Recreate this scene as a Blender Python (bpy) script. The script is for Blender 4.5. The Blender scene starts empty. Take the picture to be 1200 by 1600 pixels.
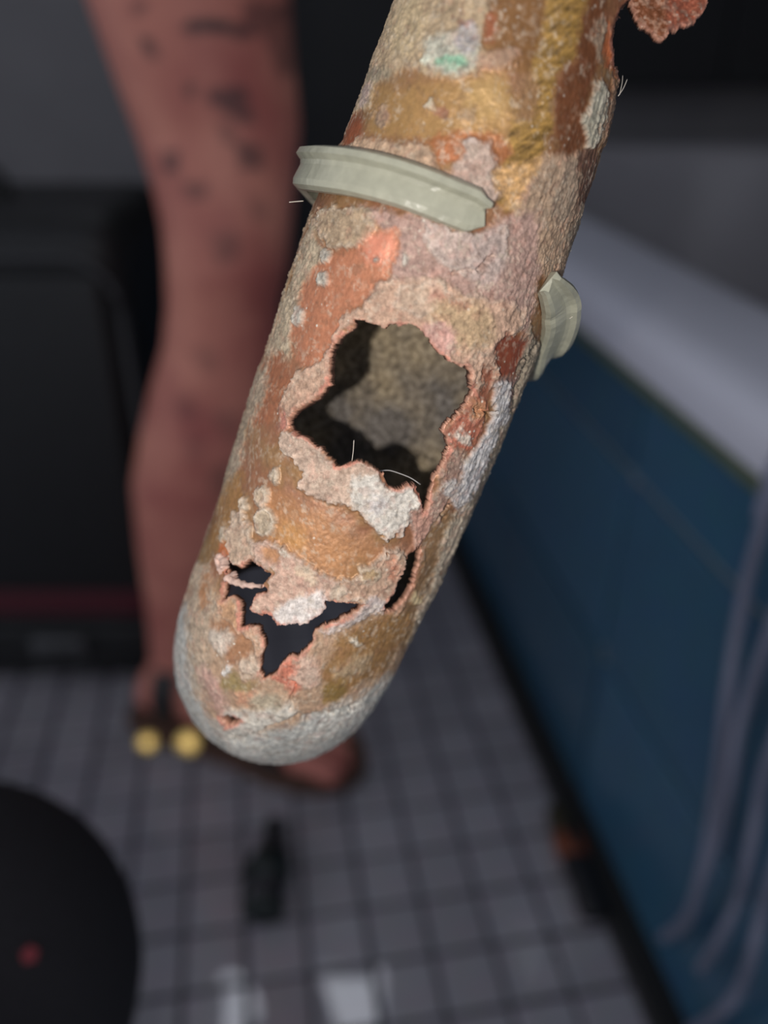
import bpy, bmesh, math, random
import numpy as np
from mathutils import Vector, Matrix

random.seed(7)
SC = bpy.context.scene
COL = SC.collection

# ------------------------------------------------------------------ camera, world, lights, exposure
H_CAM = 0.65
FPX = 1300.0
cam_d = bpy.data.cameras.new('camera')
cam_d.sensor_fit = 'VERTICAL'
cam_d.sensor_height = 36.0
cam_d.lens = FPX / 1600.0 * 36.0
cam_d.clip_start = 0.005
cam_d.dof.use_dof = True
cam_d.dof.focus_distance = 0.1205
cam_d.dof.aperture_fstop = 7.6
cam = bpy.data.objects.new('camera', cam_d)
cam.location = (0, 0, H_CAM)
cam.rotation_euler = (math.radians(60), 0, 0)
COL.objects.link(cam)
SC.camera = cam
CAMR = Matrix.Rotation(math.radians(60), 3, 'X')
CAMN = np.array(CAMR)

def c2w(p):
    """camera-space metres -> world"""
    p = np.asarray(p, dtype=float)
    return p @ CAMN.T + np.array([0, 0, H_CAM])

w = bpy.data.worlds.new('world')
SC.world = w
w.use_nodes = True
w.node_tree.nodes['Background'].inputs['Color'].default_value = (0.80, 0.86, 1.0, 1)
w.node_tree.nodes['Background'].inputs['Strength'].default_value = 0.50

def point_light(name, loc, power, radius, color):
    l = bpy.data.lights.new(name, 'POINT')
    l.energy = power
    l.shadow_soft_size = radius
    l.color = color
    o = bpy.data.objects.new(name, l)
    o.location = loc
    COL.objects.link(o)
    return o

# the phone torch beside the lens
point_light('phone_torch', c2w([-0.026, -0.014, 0.026]), 0.90, 0.0022, (1.0, 0.93, 0.86))
# ceiling strip lamp: its mirror image is the pale patch on the near tiles
cl = bpy.data.lights.new('ceiling_lamp_light', 'AREA')
cl.shape = 'RECTANGLE'
cl.size = 0.50
cl.size_y = 0.16
cl.energy = 1.3
cl.color = (0.86, 0.90, 1.0)
clo = bpy.data.objects.new('ceiling_lamp_light', cl)
clo.location = (-0.243, 1.45, 1.895)
clo.rotation_euler = (math.radians(-28), 0, 0)
COL.objects.link(clo)

SC.view_settings.view_transform = 'Standard'
SC.view_settings.look = 'None'
SC.view_settings.gamma = 1.0
SC.view_settings.exposure = 0.0
SC.view_settings.use_curve_mapping = False

# ------------------------------------------------------------------ helpers
def lin(c):
    out = []
    for v in c[:3]:
        v = v / 255.0
        out.append(v / 12.92 if v <= 0.04045 else ((v + 0.055) / 1.055) ** 2.4)
    return out

def link_mesh(name, me, parent=None, mats=()):
    for m in mats:
        me.materials.append(m)
    o = bpy.data.objects.new(name, me)
    COL.objects.link(o)
    if parent is not None:
        o.parent = parent
    return o

def empty(name, loc, rz=0):
    o = bpy.data.objects.new(name, None)
    o.empty_display_size = 0.02
    o.location = loc
    o.rotation_euler = (0, 0, rz)
    COL.objects.link(o)
    return o

def tag(o, label, cat, group=None):
    o['label'] = label
    o['category'] = cat
    if group:
        o['group'] = group
    return o

def struct(o):
    o['kind'] = 'structure'
    return o

def np_mesh(name, verts, faces, mat_idx=None, smooth=True):
    """verts Nx3, faces Mx4"""
    me = bpy.data.meshes.new(name)
    verts = np.asarray(verts, dtype=np.float32)
    faces = np.asarray(faces, dtype=np.int32)
    k = faces.shape[1]
    me.vertices.add(len(verts))
    me.vertices.foreach_set('co', verts.ravel())
    me.loops.add(faces.size)
    me.loops.foreach_set('vertex_index', faces.ravel())
    me.polygons.add(len(faces))
    me.polygons.foreach_set('loop_start', np.arange(0, faces.size, k, dtype=np.int32))
    me.polygons.foreach_set('loop_total', np.full(len(faces), k, dtype=np.int32))
    if mat_idx is not None:
        me.polygons.foreach_set('material_index', np.asarray(mat_idx, dtype=np.int32))
    me.update(calc_edges=True)
    me.polygons.foreach_set('use_smooth', np.full(len(faces), smooth))
    me.validate()
    return me

def bm_obj(name, bm, mats, parent=None, smooth=False):
    me = bpy.data.meshes.new(name)
    bmesh.ops.recalc_face_normals(bm, faces=bm.faces)
    bm.to_mesh(me)
    bm.free()
    if smooth:
        for p in me.polygons:
            p.use_smooth = True
    return link_mesh(name, me, parent, mats)

def box_bm(x0, x1, y0, y1, z0, z1, bev=0.0, seg=2, bm=None):
    b = bmesh.new()
    bmesh.ops.create_cube(b, size=1)
    for v in b.verts:
        v.co = Vector((x0 + (v.co.x + .5) * (x1 - x0), y0 + (v.co.y + .5) * (y1 - y0), z0 + (v.co.z + .5) * (z1 - z0)))
    if bev > 0:
        bmesh.ops.bevel(b, geom=b.edges[:], offset=bev, segments=seg, affect='EDGES', profile=0.5)
    if bm is None:
        return b
    me = bpy.data.meshes.new('t')
    b.to_mesh(me); b.free()
    bm.from_mesh(me)
    bpy.data.meshes.remove(me)
    return bm

def tube_mesh(pts, radii, seg=10, flat=1.0, name='tube'):
    """swept tube through pts with capped ends (numpy in, mesh out)"""
    pts = [Vector(p) for p in pts]
    n = len(pts)
    if not hasattr(radii, '__len__'):
        radii = [radii] * n
    V, F = [], []
    up = Vector((0.13, 0.31, 0.94)).normalized()
    prev = None
    for i, p in enumerate(pts):
        t = (pts[min(i + 1, n - 1)] - pts[max(i - 1, 0)]).normalized()
        a = (prev - t * prev.dot(t)) if prev is not None else (up - t * up.dot(t))
        if a.length < 1e-4:
            a = Vector((1, 0, 0)) - t * t.x
        a.normalize()
        prev = a
        b = t.cross(a)
        for k in range(seg):
            an = 2 * math.pi * k / seg
            V.append(p + radii[i] * (math.cos(an) * a * flat + math.sin(an) * b))
    for i in range(n - 1):
        for k in range(seg):
            k2 = (k + 1) % seg
            F.append((i * seg + k, i * seg + k2, (i + 1) * seg + k2, (i + 1) * seg + k))
    c0 = len(V); V.append(pts[0]); c1 = len(V); V.append(pts[-1])
    for k in range(seg):
        F.append((c0, (k + 1) % seg, k))
        F.append((c1, (n - 1) * seg + k, (n - 1) * seg + (k + 1) % seg))
    me = bpy.data.meshes.new(name)
    me.from_pydata(V, [], F)
    for p in me.polygons:
        p.use_smooth = True
    return me

def spline(pts, n):
    """Catmull-Rom resample"""
    P = np.asarray(pts, dtype=float)
    P = np.vstack([2 * P[0] - P[1], P, 2 * P[-1] - P[-2]])
    m = len(P) - 3
    out = []
    for q in np.linspace(0, m - 1e-6, n):
        i = int(q); t = q - i
        a, b, c, d = P[i], P[i + 1], P[i + 2], P[i + 3]
        out.append(0.5 * ((2 * b) + (-a + c) * t + (2 * a - 5 * b + 4 * c - d) * t * t + (-a + 3 * b - 3 * c + d) * t ** 3))
    return np.array(out)

# ---- numpy value noise
def _hash(ix, iy, iz, seed):
    h = (ix * 374761393 + iy * 668265263 + iz * 2147483647 + seed * 974634777) & 0xFFFFFFFF
    h = ((h ^ (h >> 13)) * 1274126177) & 0xFFFFFFFF
    h = (h ^ (h >> 16)) & 0xFFFFFFFF
    return h.astype(np.float64) / 4294967295.0

def vnoise(p, seed=0):
    i = np.floor(p).astype(np.int64)
    f = p - i
    f = f * f * (3 - 2 * f)
    r = 0
    for dx in (0, 1):
        wx = f[:, 0] if dx else 1 - f[:, 0]
        for dy in (0, 1):
            wy = f[:, 1] if dy else 1 - f[:, 1]
            for dz in (0, 1):
                wz = f[:, 2] if dz else 1 - f[:, 2]
                r = r + wx * wy * wz * _hash(i[:, 0] + dx, i[:, 1] + dy, i[:, 2] + dz, seed)
    return r

def fbm(p, octv=3, seed=0, gain=0.5):
    a, s, t = 1.0, 0.0, 0.0
    for k in range(octv):
        s = s + a * vnoise(p * (2.03 ** k) + 17.3 * k, seed + k)
        t += a
        a *= gain
    return s / t            # 0..1, mean .5

def inside(poly, x, y):
    poly = np.asarray(poly, dtype=float)
    res = np.zeros(x.shape, dtype=bool)
    x0, y0 = poly.min(0); x1, y1 = poly.max(0)
    m = (x >= x0) & (x <= x1) & (y >= y0) & (y <= y1)
    xs, ys = x[m], y[m]
    r = np.zeros(xs.shape, dtype=bool)
    n = len(poly)
    for i in range(n):
        ax, ay = poly[i]; bx, by = poly[(i + 1) % n]
        if ay == by:
            continue
        c = ((ay > ys) != (by > ys)) & (xs < (bx - ax) * (ys - ay) / (by - ay) + ax)
        r ^= c
    res[m] = r
    return res

def sdist(poly, x, y, lim=40.0, closed=True):
    """signed distance (negative inside), clipped to lim"""
    poly = np.asarray(poly, dtype=float)
    d = np.full(x.shape, lim)
    x0, y0 = poly.min(0) - lim; x1, y1 = poly.max(0) + lim
    m = (x >= x0) & (x <= x1) & (y >= y0) & (y <= y1)
    xs, ys = x[m], y[m]
    dd = np.full(xs.shape, 1e9)
    n = len(poly)
    for i in range(n if closed else n - 1):
        a = poly[i]; b = poly[(i + 1) % n]
        e = b - a
        L = (e * e).sum() + 1e-9
        t = np.clip(((xs - a[0]) * e[0] + (ys - a[1]) * e[1]) / L, 0, 1)
        dd = np.minimum(dd, (xs - a[0] - t * e[0]) ** 2 + (ys - a[1] - t * e[1]) ** 2)
    dd = np.sqrt(dd)
    if closed:
        dd = np.where(inside(poly, xs, ys), -dd, dd)
    d[m] = np.minimum(dd, lim)
    return d

def sstep(a, b, x):
    t = np.clip((x - a) / (b - a), 0, 1)
    return t * t * (3 - 2 * t)

# ------------------------------------------------------------------ materials
def new_mat(name):
    m = bpy.data.materials.new(name)
    m.use_nodes = True
    return m, m.node_tree.nodes, m.node_tree.links, m.node_tree.nodes['Principled BSDF']

def simple(name, rgb, rough=0.6, metal=0.0, var=0.15, scale=30.0, bump=0.1, spec=0.5, coat=0.0, bdist=0.002):
    m, N, L, B = new_mat(name)
    c = lin(rgb)
    tc = N.new('ShaderNodeTexCoord')
    nz = N.new('ShaderNodeTexNoise'); nz.inputs['Scale'].default_value = scale; nz.inputs['Detail'].default_value = 5
    L.new(tc.outputs['Object'], nz.inputs['Vector'])
    cr = N.new('ShaderNodeValToRGB')
    cr.color_ramp.elements[0].position = 0.3; cr.color_ramp.elements[1].position = 0.7
    cr.color_ramp.elements[0].color = [max(0, v * (1 - var)) for v in c] + [1]
    cr.color_ramp.elements[1].color = [min(1, v * (1 + var)) for v in c] + [1]
    L.new(nz.outputs['Fac'], cr.inputs['Fac'])
    L.new(cr.outputs['Color'], B.inputs['Base Color'])
    B.inputs['Roughness'].default_value = rough
    B.inputs['Metallic'].default_value = metal
    B.inputs['Specular IOR Level'].default_value = spec
    B.inputs['Coat Weight'].default_value = coat
    if bump > 0:
        bp = N.new('ShaderNodeBump'); bp.inputs['Strength'].default_value = bump; bp.inputs['Distance'].default_value = bdist
        L.new(nz.outputs['Fac'], bp.inputs['Height'])
        L.new(bp.outputs['Normal'], B.inputs['Normal'])
    return m

def tile_mat(name, rgb, rough, var=0.25, coat=0.0):
    """every tile its own slight shade: Object Info random"""
    m, N, L, B = new_mat(name)
    c = lin(rgb)
    oi = N.new('ShaderNodeObjectInfo')
    cr = N.new('ShaderNodeValToRGB')
    cr.color_ramp.elements[0].color = [v * (1 - var) for v in c] + [1]
    cr.color_ramp.elements[1].color = [min(1, v * (1 + var)) for v in c] + [1]
    L.new(oi.outputs['Random'], cr.inputs['Fac'])
    tc = N.new('ShaderNodeTexCoord')
    nz = N.new('ShaderNodeTexNoise'); nz.inputs['Scale'].default_value = 45; nz.inputs['Detail'].default_value = 4
    L.new(tc.outputs['Object'], nz.inputs['Vector'])
    mx = N.new('ShaderNodeMix'); mx.data_type = 'RGBA'; mx.blend_type = 'MULTIPLY'
    mx.inputs['Factor'].default_value = 0.25
    L.new(cr.outputs['Color'], mx.inputs['A']); L.new(nz.outputs['Color'], mx.inputs['B'])
    L.new(mx.outputs['Result'], B.inputs['Base Color'])
    B.inputs['Roughness'].default_value = rough
    B.inputs['Coat Weight'].default_value = coat
    return m

def pipe_outer_mat():
    m, N, L, B = new_mat('corroded_brass')
    ca = N.new('ShaderNodeAttribute'); ca.attribute_name = 'tint'
    ma = N.new('ShaderNodeAttribute'); ma.attribute_name = 'finish'      # r metal, g crust, b scratches
    sep = N.new('ShaderNodeSeparateColor'); L.new(ma.outputs['Color'], sep.inputs['Color'])
    tc = N.new('ShaderNodeTexCoord')
    # fine crust grain
    n1 = N.new('ShaderNodeTexNoise'); n1.inputs['Scale'].default_value = 1250; n1.inputs['Detail'].default_value = 6; n1.inputs['Roughness'].default_value = 0.7
    L.new(tc.outputs['Object'], n1.inputs['Vector'])
    n2 = N.new('ShaderNodeTexNoise'); n2.inputs['Scale'].default_value = 420; n2.inputs['Detail'].default_value = 5; n2.inputs['Roughness'].default_value = 0.65
    L.new(tc.outputs['Object'], n2.inputs['Vector'])
    mr = N.new('ShaderNodeMapRange'); mr.inputs['From Min'].default_value = 0.3; mr.inputs['From Max'].default_value = 0.72
    mr.inputs['To Min'].default_value = 0.55; mr.inputs['To Max'].default_value = 1.36
    L.new(n1.outputs['Fac'], mr.inputs['Value'])
    mr2 = N.new('ShaderNodeMapRange'); mr2.inputs['From Min'].default_value = 0.3; mr2.inputs['From Max'].default_value = 0.7
    mr2.inputs['To Min'].default_value = 0.80; mr2.inputs['To Max'].default_value = 1.18
    L.new(n2.outputs['Fac'], mr2.inputs['Value'])
    mul = N.new('ShaderNodeMath'); mul.operation = 'MULTIPLY'
    L.new(mr.outputs['Result'], mul.inputs[0]); L.new(mr2.outputs['Result'], mul.inputs[1])
    # less grain on bare metal
    mixv = N.new('ShaderNodeMix'); mixv.data_type = 'FLOAT'
    mg = N.new('ShaderNodeMath'); mg.operation = 'MULTIPLY_ADD'; mg.inputs[1].default_value = 0.75; mg.inputs[2].default_value = 0.25
    L.new(sep.outputs['Green'], mg.inputs[0])
    L.new(mg.outputs[0], mixv.inputs['Factor'])
    mixv.inputs['A'].default_value = 1.0
    L.new(mul.outputs[0], mixv.inputs['B'])
    vm = N.new('ShaderNodeVectorMath'); vm.operation = 'SCALE'
    L.new(ca.outputs['Color'], vm.inputs[0]); L.new(mixv.outputs['Result'], vm.inputs['Scale'])
    # small pale mineral specks
    vo = N.new('ShaderNodeTexVoronoi'); vo.inputs['Scale'].default_value = 620
    L.new(tc.outputs['Object'], vo.inputs['Vector'])
    sp = N.new('ShaderNodeMapRange'); sp.inputs['From Min'].default_value = 0.16; sp.inputs['From Max'].default_value = 0.08
    L.new(vo.outputs['Distance'], sp.inputs['Value'])
    n3 = N.new('ShaderNodeTexNoise'); n3.inputs['Scale'].default_value = 90; L.new(tc.outputs['Object'], n3.inputs['Vector'])
    th = N.new('ShaderNodeMapRange'); th.inputs['From Min'].default_value = 0.5; th.inputs['From Max'].default_value = 0.66
    L.new(n3.outputs['Fac'], th.inputs['Value'])
    sm = N.new('ShaderNodeMath'); sm.operation = 'MULTIPLY'; L.new(sp.outputs[0], sm.inputs[0]); L.new(th.outputs[0], sm.inputs[1])
    mx = N.new('ShaderNodeMix'); mx.data_type = 'RGBA'
    L.new(sm.outputs[0], mx.inputs['Factor'])
    L.new(vm.outputs[0], mx.inputs['A']); mx.inputs['B'].default_value = lin((222, 212, 196)) + [1]
    L.new(mx.outputs['Result'], B.inputs['Base Color'])
    met = N.new('ShaderNodeMath'); met.operation = 'MULTIPLY'; met.inputs[1].default_value = 0.42
    L.new(sep.outputs['Red'], met.inputs[0]); L.new(met.outputs[0], B.inputs['Metallic'])
    ro = N.new('ShaderNodeMapRange'); ro.inputs['To Min'].default_value = 0.36; ro.inputs['To Max'].default_value = 0.86
    L.new(sep.outputs['Green'], ro.inputs['Value']); L.new(ro.outputs['Result'], B.inputs['Roughness'])
    # bump
    ad = N.new('ShaderNodeMath'); ad.operation = 'MULTIPLY_ADD'; ad.inputs[1].default_value = 0.5
    L.new(n1.outputs['Fac'], ad.inputs[0]); L.new(n2.outputs['Fac'], ad.inputs[2])
    bs = N.new('ShaderNodeMath'); bs.operation = 'MULTIPLY_ADD'; bs.inputs[1].default_value = 0.75; bs.inputs[2].default_value = 0.14
    L.new(sep.outputs['Green'], bs.inputs[0])
    bp = N.new('ShaderNodeBump'); bp.inputs['Distance'].default_value = 0.00035
    L.new(bs.outputs[0], bp.inputs['Strength']); L.new(ad.outputs[0], bp.inputs['Height'])
    L.new(bp.outputs['Normal'], B.inputs['Normal'])
    return m

def pipe_inner_mat():
    m, N, L, B = new_mat('grey_scale_lining')
    tc = N.new('ShaderNodeTexCoord')
    n1 = N.new('ShaderNodeTexNoise'); n1.inputs['Scale'].default_value = 900; n1.inputs['Detail'].default_value = 8; n1.inputs['Roughness'].default_value = 0.8
    L.new(tc.outputs['Object'], n1.inputs['Vector'])
    cr = N.new('ShaderNodeValToRGB')
    e = cr.color_ramp.elements
    e[0].position = 0.36; e[0].color = lin((98, 94, 90)) + [1]
    e[1].position = 0.66; e[1].color = lin((250, 245, 236)) + [1]
    x = e.new(0.5); x.color = lin((172, 165, 154)) + [1]
    L.new(n1.outputs['Fac'], cr.inputs['Fac'])
    n2 = N.new('ShaderNodeTexNoise'); n2.inputs['Scale'].default_value = 75; n2.inputs['Detail'].default_value = 3
    L.new(tc.outputs['Object'], n2.inputs['Vector'])
    cr2 = N.new('ShaderNodeValToRGB')
    cr2.color_ramp.elements[0].position = 0.38; cr2.color_ramp.elements[0].color = lin((178, 176, 178)) + [1]
    cr2.color_ramp.elements[1].position = 0.62; cr2.color_ramp.elements[1].color = lin((255, 240, 212)) + [1]
    L.new(n2.outputs['Fac'], cr2.inputs['Fac'])
    mx = N.new('ShaderNodeMix'); mx.data_type = 'RGBA'; mx.blend_type = 'MULTIPLY'; mx.inputs['Factor'].default_value = 1
    L.new(cr.outputs['Color'], mx.inputs['A']); L.new(cr2.outputs['Color'], mx.inputs['B'])
    L.new(mx.outputs['Result'], B.inputs['Base Color'])
    B.inputs['Roughness'].default_value = 0.75
    bp = N.new('ShaderNodeBump'); bp.inputs['Strength'].default_value = 0.9; bp.inputs['Distance'].default_value = 0.0006
    L.new(n1.outputs['Fac'], bp.inputs['Height']); L.new(bp.outputs['Normal'], B.inputs['Normal'])
    return m

M_OUT = pipe_outer_mat()
M_IN = pipe_inner_mat()
M_RIM = simple('raw_copper_edge', (186, 140, 118), 0.5, 0.15, 0.35, 900, 0.6, bdist=0.0003)
M_RUBBER = simple('grey_green_rubber', (162, 162, 144), 0.3, 0, 0.10, 500, 0.35, spec=0.5, bdist=0.0003)
M_FIBRE = simple('pale_fibre', (215, 208, 195), 0.5, 0, 0.1)
M_WIRE = simple('steel_wire', (170, 168, 165), 0.35, 0.6, 0.1)
# ------------------------------------------------------------------ the room (turned 9.45 degrees to the camera)
RZ = math.radians(9.45)
cR, sR = math.cos(RZ), math.sin(RZ)
def room(o):
    o.rotation_euler = (0, 0, RZ)
    return o

M_GROUT = simple('dark_grout', (78, 76, 80), 0.9, 0, 0.2, 60, 0.3)
M_FTILE = tile_mat('lilac_grey_floor_tile', (166, 162, 171), 0.30, 0.10, 1.0)
M_BTILE = tile_mat('deep_blue_tile', (66, 108, 136), 0.22, 0.14)
M_BGROUT = simple('blue_grey_grout', (128, 138, 146), 0.9, 0, 0.1, 40, 0.3)
M_WALL = simple('grey_wall_paint', (128, 125, 126), 0.85, 0, 0.05, 12, 0.1)
M_DARK = simple('near_black_panel', (26, 26, 27), 0.6, 0, 0.15, 20, 0.1)
M_ENAMEL = simple('lilac_white_enamel', (228, 229, 240), 0.25, 0, 0.03, 8, 0)
M_SEAL = simple('mossy_sealant', (104, 116, 92), 0.7, 0, 0.2, 60, 0.3)
M_BLACKGAP = simple('black_knob_and_gap_shade', (20, 21, 22), 0.7, 0, 0.15, 60, 0.2)

floor = room(struct(bm_obj('floor', box_bm(-1.6, 1.3, -1.2, 1.78, -0.06, -0.0035), [M_GROUT])))
T = 0.05
tb = box_bm(-T / 2 + .0022, T / 2 - .0022, -T / 2 + .0022, T / 2 - .0022, -0.004, 0.0, 0.0012, 1)
tme = bpy.data.meshes.new('tile'); tb.to_mesh(tme); tb.free(); tme.materials.append(M_FTILE)
X_TUB = 0.28
nx0 = 14
ntile = 0
done = set()
cands = []
for i in range(1, 31):
    for j in range(-20, 34):
        cx = X_TUB - 0.02 - (i - .5) * T - 0.004
        cy = 0.02 + j * T
        lat = cx * cR - cy * sR; fwd = cx * sR + cy * cR
        dep = fwd * .866 + H_CAM * .5
        if dep > .1:
            u = 600 + FPX * lat / dep; v = 800 - FPX * (fwd * .5 - H_CAM * .866) / dep
        else:
            u = v = 9e9
        vis = -60 < u < 1260 and 860 < v < 1680
        cands.append((0 if vis else 1, math.hypot(lat, fwd), cx, cy))
cands.sort()
small = []
for k, (nv, dist, cx, cy) in enumerate(cands):
    if nv == 0 and ntile < 300:
        o = bpy.data.objects.new('tile', tme)
        o.location = (cx, cy, random.uniform(-.0004, .0002))
        o.rotation_euler = (random.uniform(-.006, .006), random.uniform(-.006, .006), random.uniform(-.006, .006))
        COL.objects.link(o); o.parent = floor
        ntile += 1
    else:
        small.append((cx, cy))
V, F = [], []
h = T / 2 - .0022
for cx, cy in small:
    b = len(V)
    for z in (-.004, 0):
        V += [(cx - h, cy - h, z), (cx + h, cy - h, z), (cx + h, cy + h, z), (cx - h, cy + h, z)]
    F += [(b + 4, b + 5, b + 6, b + 7), (b, b + 1, b + 5, b + 4), (b + 1, b + 2, b + 6, b + 5), (b + 2, b + 3, b + 7, b + 6), (b + 3, b, b + 4, b + 7)]
me = bpy.data.meshes.new('tile_field'); me.from_pydata(V, [], F)
tf = link_mesh('tile_field', me, floor, [M_FTILE]); tf['kind'] = 'stuff'

Y_BACK = 1.62
room(struct(bm_obj('wall_back', box_bm(-1.5, 1.16, Y_BACK, Y_BACK + .1, 0, 2.45), [M_WALL])))
room(struct(bm_obj('wall_right', box_bm(1.06, 1.16, -1.1, Y_BACK, 0, 2.45), [M_WALL])))
room(struct(bm_obj('ceiling', box_bm(-1.5, 1.16, -0.2, Y_BACK + .1, 2.45, 2.5), [M_WALL])))
# ceiling strip lamp housing (the light itself is set at the top)
lamp = empty('wall_lamp', (-0.243, 1.455, 1.905), 0)
lamp.rotation_euler = (math.radians(-28), 0, 0)
tag(lamp, 'slim white strip lamp bracketed high on the back wall', 'lamp')
bm_obj('housing', box_bm(-.27, .27, -.10, .10, 0.005, 0.035, .004), [M_ENAMEL], lamp)
bm_obj('bracket', box_bm(-.02, .02, .06, .20, 0.022, 0.045), [M_ENAMEL], lamp)

# dark door in the back wall, seen between the leg and the pipe
door = room(struct(bm_obj('door_1', box_bm(-0.06 + .0, 0.62, Y_BACK - .035, Y_BACK - .002, 0.0, 2.02, .003), [M_DARK])))
hb = tube_mesh([(0.55, Y_BACK - .035, 1.0), (0.55, Y_BACK - .08, 1.0), (0.48, Y_BACK - .085, 1.0), (0.42, Y_BACK - .085, 1.0)], .009, 10)
link_mesh('door_handle', hb, door, [M_DARK])

# dark wall cabinet over the far end of the tub
cab = empty('wall_cabinet', (0, 0, 0), RZ)
tag(cab, 'black wall cabinet above the far end of the bathtub', 'cabinet')
bm_obj('carcass', box_bm(0.64, 1.055, Y_BACK - .09, Y_BACK - .002, 0.565, 1.45, .004), [M_DARK], cab)
for x0 in (0.643, 0.851):
    d = bm_obj('door', box_bm(x0, x0 + .203, Y_BACK - .108, Y_BACK - .091, 0.568, 1.447, .003), [M_DARK], cab)
    kx = x0 + (.18 if x0 < .7 else .02)
    link_mesh('knob', tube_mesh([(kx, Y_BACK - .108, .95), (kx, Y_BACK - .122, .95), (kx, Y_BACK - .13, .95)], [.004, .007, .006], 10), d, [M_BLACKGAP])

# ---- bathtub with blue tiled side
tub = empty('bathtub', (X_TUB * cR - .6 * sR, X_TUB * sR + .6 * cR, 0), RZ)
tag(tub, 'built-in bathtub with lilac-white rim and blue tiled side', 'bathtub')
tub_off = Vector((X_TUB, 0.6, 0))
TY0, TY1 = -0.35, 1.60
Z_RIM = 0.475
def tubbox(name, x0, x1, y0, y1, z0, z1, mat, bev=0.0, seg=2):
    b = box_bm(x0 - tub_off.x, x1 - tub_off.x, y0 - .6, y1 - .6, z0, z1, bev, seg)
    return bm_obj(name, b, [mat], tub, bev > 0)
tubbox('apron', X_TUB + .006, X_TUB + .05, TY0, TY1, 0.0, Z_RIM - .052, M_BGROUT)
# rim and basin: one shell, a rounded rectangle profile stepped down
def tub_shell():
    V, F = [], []
    x0, x1 = X_TUB - .012, 1.055
    prof = [(0.0, Z_RIM - .035), (-.002, Z_RIM - .012), (.008, Z_RIM - .002), (.03, Z_RIM), (.095, Z_RIM), (.118, Z_RIM - .006), (.130, Z_RIM - .03), (.15, .30), (.175, .16), (.22, .12), (.30, .11)]
    n = 64
    for k, (ins, z) in enumerate(prof):
        a = (x1 - x0) / 2 - ins; b = (TY1 - TY0) / 2 - ins
        rr = 0.03 + .10 * min(1, ins / .15)
        cx = (x0 + x1) / 2; cy = (TY0 + TY1) / 2
        for i in range(n):
            an = 2 * math.pi * i / n
            c, s = math.cos(an), math.sin(an)
            e = 0.18 if ins < .09 else .35
            px = cx + a * math.copysign(abs(c) ** e, c)
            py = cy + b * math.copysign(abs(s) ** e, s)
            V.append((px - tub_off.x, py - .6, z))
    for k in range(len(prof) - 1):
        for i in range(n):
            j = (i + 1) % n
            F.append((k * n + i, k * n + j, (k + 1) * n + j, (k + 1) * n + i))
    F.append(tuple((len(prof) - 1) * n + i for i in range(n)))
    me = bpy.data.meshes.new('rim_and_basin'); me.from_pydata(V, [], F)
    for p in me.polygons: p.use_smooth = True
    return me
M_BASIN = simple('grey_basin', (150, 147, 150), 0.5, 0, 0.05, 8, 0)
sh_me = tub_shell()
link_mesh('rim', sh_me, tub, [M_ENAMEL])
def split_faces(me, keep):
    b = bmesh.new(); b.from_mesh(me)
    bmesh.ops.delete(b, geom=[f for f in b.faces if not keep(f)], context='FACES')
    b.to_mesh(me); b.free()
bas = sh_me.copy(); bas.name = 'basin'; bas.materials.clear()
split_faces(sh_me, lambda f: min(v.co.z for v in f.verts) > Z_RIM - .04 and f.calc_center_median().y < 1.30 - .6)
split_faces(bas, lambda f: not (min(v.co.z for v in f.verts) > Z_RIM - .04 and f.calc_center_median().y < 1.30 - .6))
link_mesh('basin', bas, tub, [M_BASIN])
tubbox('seal_strip', X_TUB - .002, X_TUB + .02, TY0, TY1, Z_RIM - .056, Z_RIM - .030, M_SEAL, .004)
ts = 0.176
tw = 0.30
for r, (z0, z1) in enumerate(((0.006, .174), (.182, .350), (.358, .419))):
    tb = box_bm(0, .008, -tw / 2 + .0045, tw / 2 - .0045, z0, z1, .0018, 1)
    tme2 = bpy.data.meshes.new('tile'); tb.to_mesh(tme2); tb.free(); tme2.materials.append(M_BTILE)
    y = 0.53 - 3 * tw + tw / 2
    while y < TY1 - .1:
        o = bpy.data.objects.new('tile', tme2)
        o.location = (random.uniform(-.0006, .0006), y - .6, 0)
        COL.objects.link(o); o.parent = tub
        y += tw
room(struct(bm_obj('gap_shade_strip_1', box_bm(X_TUB - .020, X_TUB + .004, TY0, TY1, -.003, .010, .003), [M_BLACKGAP])))  # black strip stands in for the shadow line between floor and tub

# ---- pale cords hanging down over the tiled side (drape on the plane just before the tiles)
def on_apron(px, py, off=.012):
    lat = (px - 600) / FPX; cy = (800 - py) / FPX
    fw = .8660 + .5 * cy; dz = -.5 + .8660 * cy
    # X = lat*c + fwd*s
    t = (X_TUB - off) / (lat * cR + fw * sR)
    return (lat * t, fw * t, H_CAM + dz * t)
M_CORD = simple('pale_lilac_cord', (130, 134, 154), 0.5, 0, 0.1, 200, 0.3)
CORDS = [
 ([(1225, 700), (1198, 800), (1170, 900), (1148, 1010), (1135, 1100), (1124, 1200), (1108, 1310), (1090, 1390), (1072, 1440), (1035, 1466)], 'pale cord on the tub side, the one nearest the pipe, hooking inward low down'),
 ([(1240, 900), (1200, 1000), (1172, 1080), (1152, 1150), (1138, 1240), (1120, 1310), (1098, 1370), (1078, 1425), (1062, 1450)], 'pale cord on the tub side crossing the hooked cord'),
 ([(1230, 1110), (1198, 1200), (1180, 1290), (1164, 1370), (1148, 1420), (1120, 1475), (1094, 1516)], 'pale cord on the tub side with its free end above the bottom loop'),
 ([(1240, 1280), (1204, 1380), (1186, 1450), (1170, 1510), (1150, 1555), (1118, 1588), (1080, 1612)], 'lowest pale cord curving to the foot of the tub side'),
]
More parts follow.
